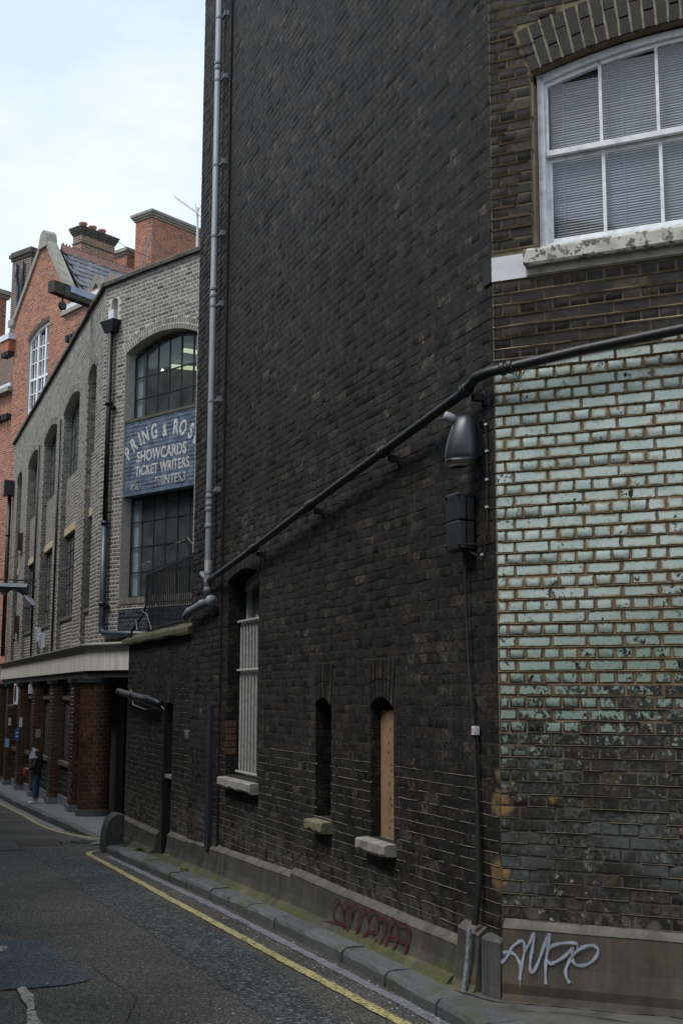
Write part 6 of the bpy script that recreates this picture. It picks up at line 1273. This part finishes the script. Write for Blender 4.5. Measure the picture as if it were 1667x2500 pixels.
stack(F1, 1.85, .55, 18.9, 21.15, m_chim, ch, [(21.15, .04, .08), (21.23, .08, .09), (21.32, .12, .10), (21.42, .15, .06), (20.75, .03, .06)], m_coping)
for i in range(3):
    x = .30+i*.52; c = F1.pt(x, .28, 0); mb = MB(); mb.tube([(c[0], c[1], 21.5), (c[0], c[1], 21.68), (c[0], c[1], 21.74), (c[0], c[1], 21.78)], [.14, .15, .19, .18], 14); mb.build('chimney_pot', m_pot, ch, True)
bl_ = thing('brick_tower', 'big square salmon brick block with a pale stone cornice beside the black tower', 'tower', (-8.2, 52, 18)); F2 = rfr(-8.65, 53.)
stack(F2, 6, 1.1, 15, 23.12, m_red, bl_, [(23.12, .06, .10), (23.22, .13, .10), (23.32, .19, .12)], m_gstone, 'tower_body', nobj=300)
bl2 = thing('brick_tower', 'low salmon brick block with a stone cap between the chimney and the big block', 'tower', (-9.4, 54, 18)); F3 = rfr(-10.12, 55.)
stack(F3, 2.6, .9, 16, 22.1, m_red, bl2, [(22.1, .06, .12), (22.22, .17, .16)], m_gstone, 'tower_body')
tag(MB().tube([F2.pt(-.75, .2, 19.3), F2.pt(-.15, -.1, 22.2)], .035, 6).build('leaning_pole', m_pipe2), 'thin pole leaning against the big salmon brick block', 'pole')
tag(MB().tube([(-9.8, 50.4, 21.0), (-9.2, 51.5, 20.95), (-8.4, 53.0, 21.1)], .012, 4).build('roof_wire', m_flat), 'thin wire strung from the chimney to the big block', 'wire')
# tv aerial
an = thing('tv_aerial', 'spiky television aerial on a pale pole above the parapet', 'aerial', (-3.4, 29.0, 11)); ax, ay = -3.60, 29.
MB().tube([(ax, ay, 10.2), (ax, ay, 13.65)], .028, 8).build('mast', m_alu, an)
ha, hb2 = Vector((ax, ay, 13.5)), Vector((ax-.56, ay-.1, 13.88)); MB().tube([ha, hb2], .012, 6).build('boom', m_alu, an)
mb = MB(); cr_ = Vector((.36, -.2, -.42)).normalized()
for i in range(13):
    c = ha.lerp(hb2, (i+.5)/13); e = .17-.006*i; mb.tube([c-cr_*e, c+cr_*e], .010, 4)
mb.tube([ha+Vector((-.06, 0, .25)), ha+Vector((-.02, 0, -.15))], .008, 4); mb.tube([ha+Vector((.1, 0, .28)), ha+Vector((0, 0, 0))], .007, 4)
mb.build('elements', m_alu, an)
# brown tower at left, and the lower building beside the gable
bt = thing('brick_tower', 'brown brick tower with two drainpipes behind the gable', 'tower', R.pt(0, -3, 15)); F4 = rfr(*R.pt(-.16, -1.4)[:2])
F4 = rfr(-13.80, 52.)
stack(F4, 3.5, 1.35, 12, 20.9, m_brown, bt, [(20.9, .05, .14), (21.04, .12, .16), (21.2, .07, .10)], m_coping, 'tower_body')
for k, (x0, x1) in enumerate(((.92, .70), (.45, .48))):
    MB().tube([F4.pt(-.10, x0, 20.7), F4.pt(-.10, x0, 20.1), F4.pt(-.10, x1, 19.5), F4.pt(-.10, x1, 16.6)], .07, 8).build('drainpipe', m_bluepipe, bt, True)
lb = thing('red_building', 'red brick building with a dark roof at the left edge beyond the gable', 'building', R.pt(3, 0, g(52)))
mb = MB().box(R, .37, 9, -6, -.10, -2.2, 14.3); lbw = mb.build('wall', m_mred, lb); emit(lay(.37, 3, 1, 14.3, .098, .28, 'flemish', joint=.016), R, m_red, lb, 0, -.10, jit=.0014, proud=.003)
emit(lay(.37, 3, -2.2, 1, .098, .28, 'flemish', joint=.014), R, m_brown, lb, 0, -.10, jit=.0014, proud=.003)
MB().box(R, .37, 9, -6, .2, 14.3, 14.5).build('cornice', m_gstone, lb); MB().box(R, .37, 9, -6, .12, 14.5, 14.66).build('cornice', m_whitef, lb)
for k in range(5): MB().box(R, .5+k*.3, .68+k*.3, -.1, .16, 13.1, 13.35).build('corbel', m_flat, lb)
MB().add([R.pt(.37, -.1, 14.66), R.pt(9, -.1, 14.66), R.pt(9, -1.4, 17.6), R.pt(.37, -1.4, 17.6), R.pt(.37, -6, 17.6), R.pt(9, -6, 17.6)], [(0, 1, 2, 3), (3, 2, 5, 4)]).build('roof', m_brown, lb)
tb = thing('red_building', 'tall red block with a grey cornice at the far left edge', 'building', R.pt(3, -4, 10)); F5 = rfr(-15.65, 55.)
st_ = stack(Fr(F5.o, 50), 8, .5, 8, 19.85, m_red, tb, [(19.85, .1, .15), (20.0, .25, .2)], m_gstone, 'block_wall')
# the wall facing it low on the left, with a pale painted patch
tag(MB().box(Fr((-14.6, 49.0), 60), 0, 12, -1, .0, -2.2, 3.0).build('yard_wall', m_brown), 'low brown brick wall closing the far end of the street', 'wall')

# ------------------------------------------------------------------ unseen terrace opposite, added to shade the street
ob = thing('unseen_terrace', 'unseen plain dark brick terrace added along the opposite side of the street to shade it', 'building', T.pt(8, 5.7, g(10)))
OP = Fr(T.pt(0, 5.7)[:2], 20.8)
mb = MB(); HO = []
for k in range(9):
    for z in (1.2, 4.6): HO.append((-12+k*4.6, -10.6+k*4.6, z, z+1.9, 0, -.2))
mb.box(OP, -16, 7, .02, 6, -1.5, 7.6); mb.box(OP, 7.01, 48, .02, 6, -1.5, 10.4); OB = mb.build('wall', plain('dark_stock_brick', (.085, .075, .062), .9, .3, 3), ob)  # assumed heights: low near part lets light in, taller part shades
for a, b, c, d, *_ in HO: MB().box(OP, a, b, -.03, .02, c, d).build('window', m_glassd, ob)
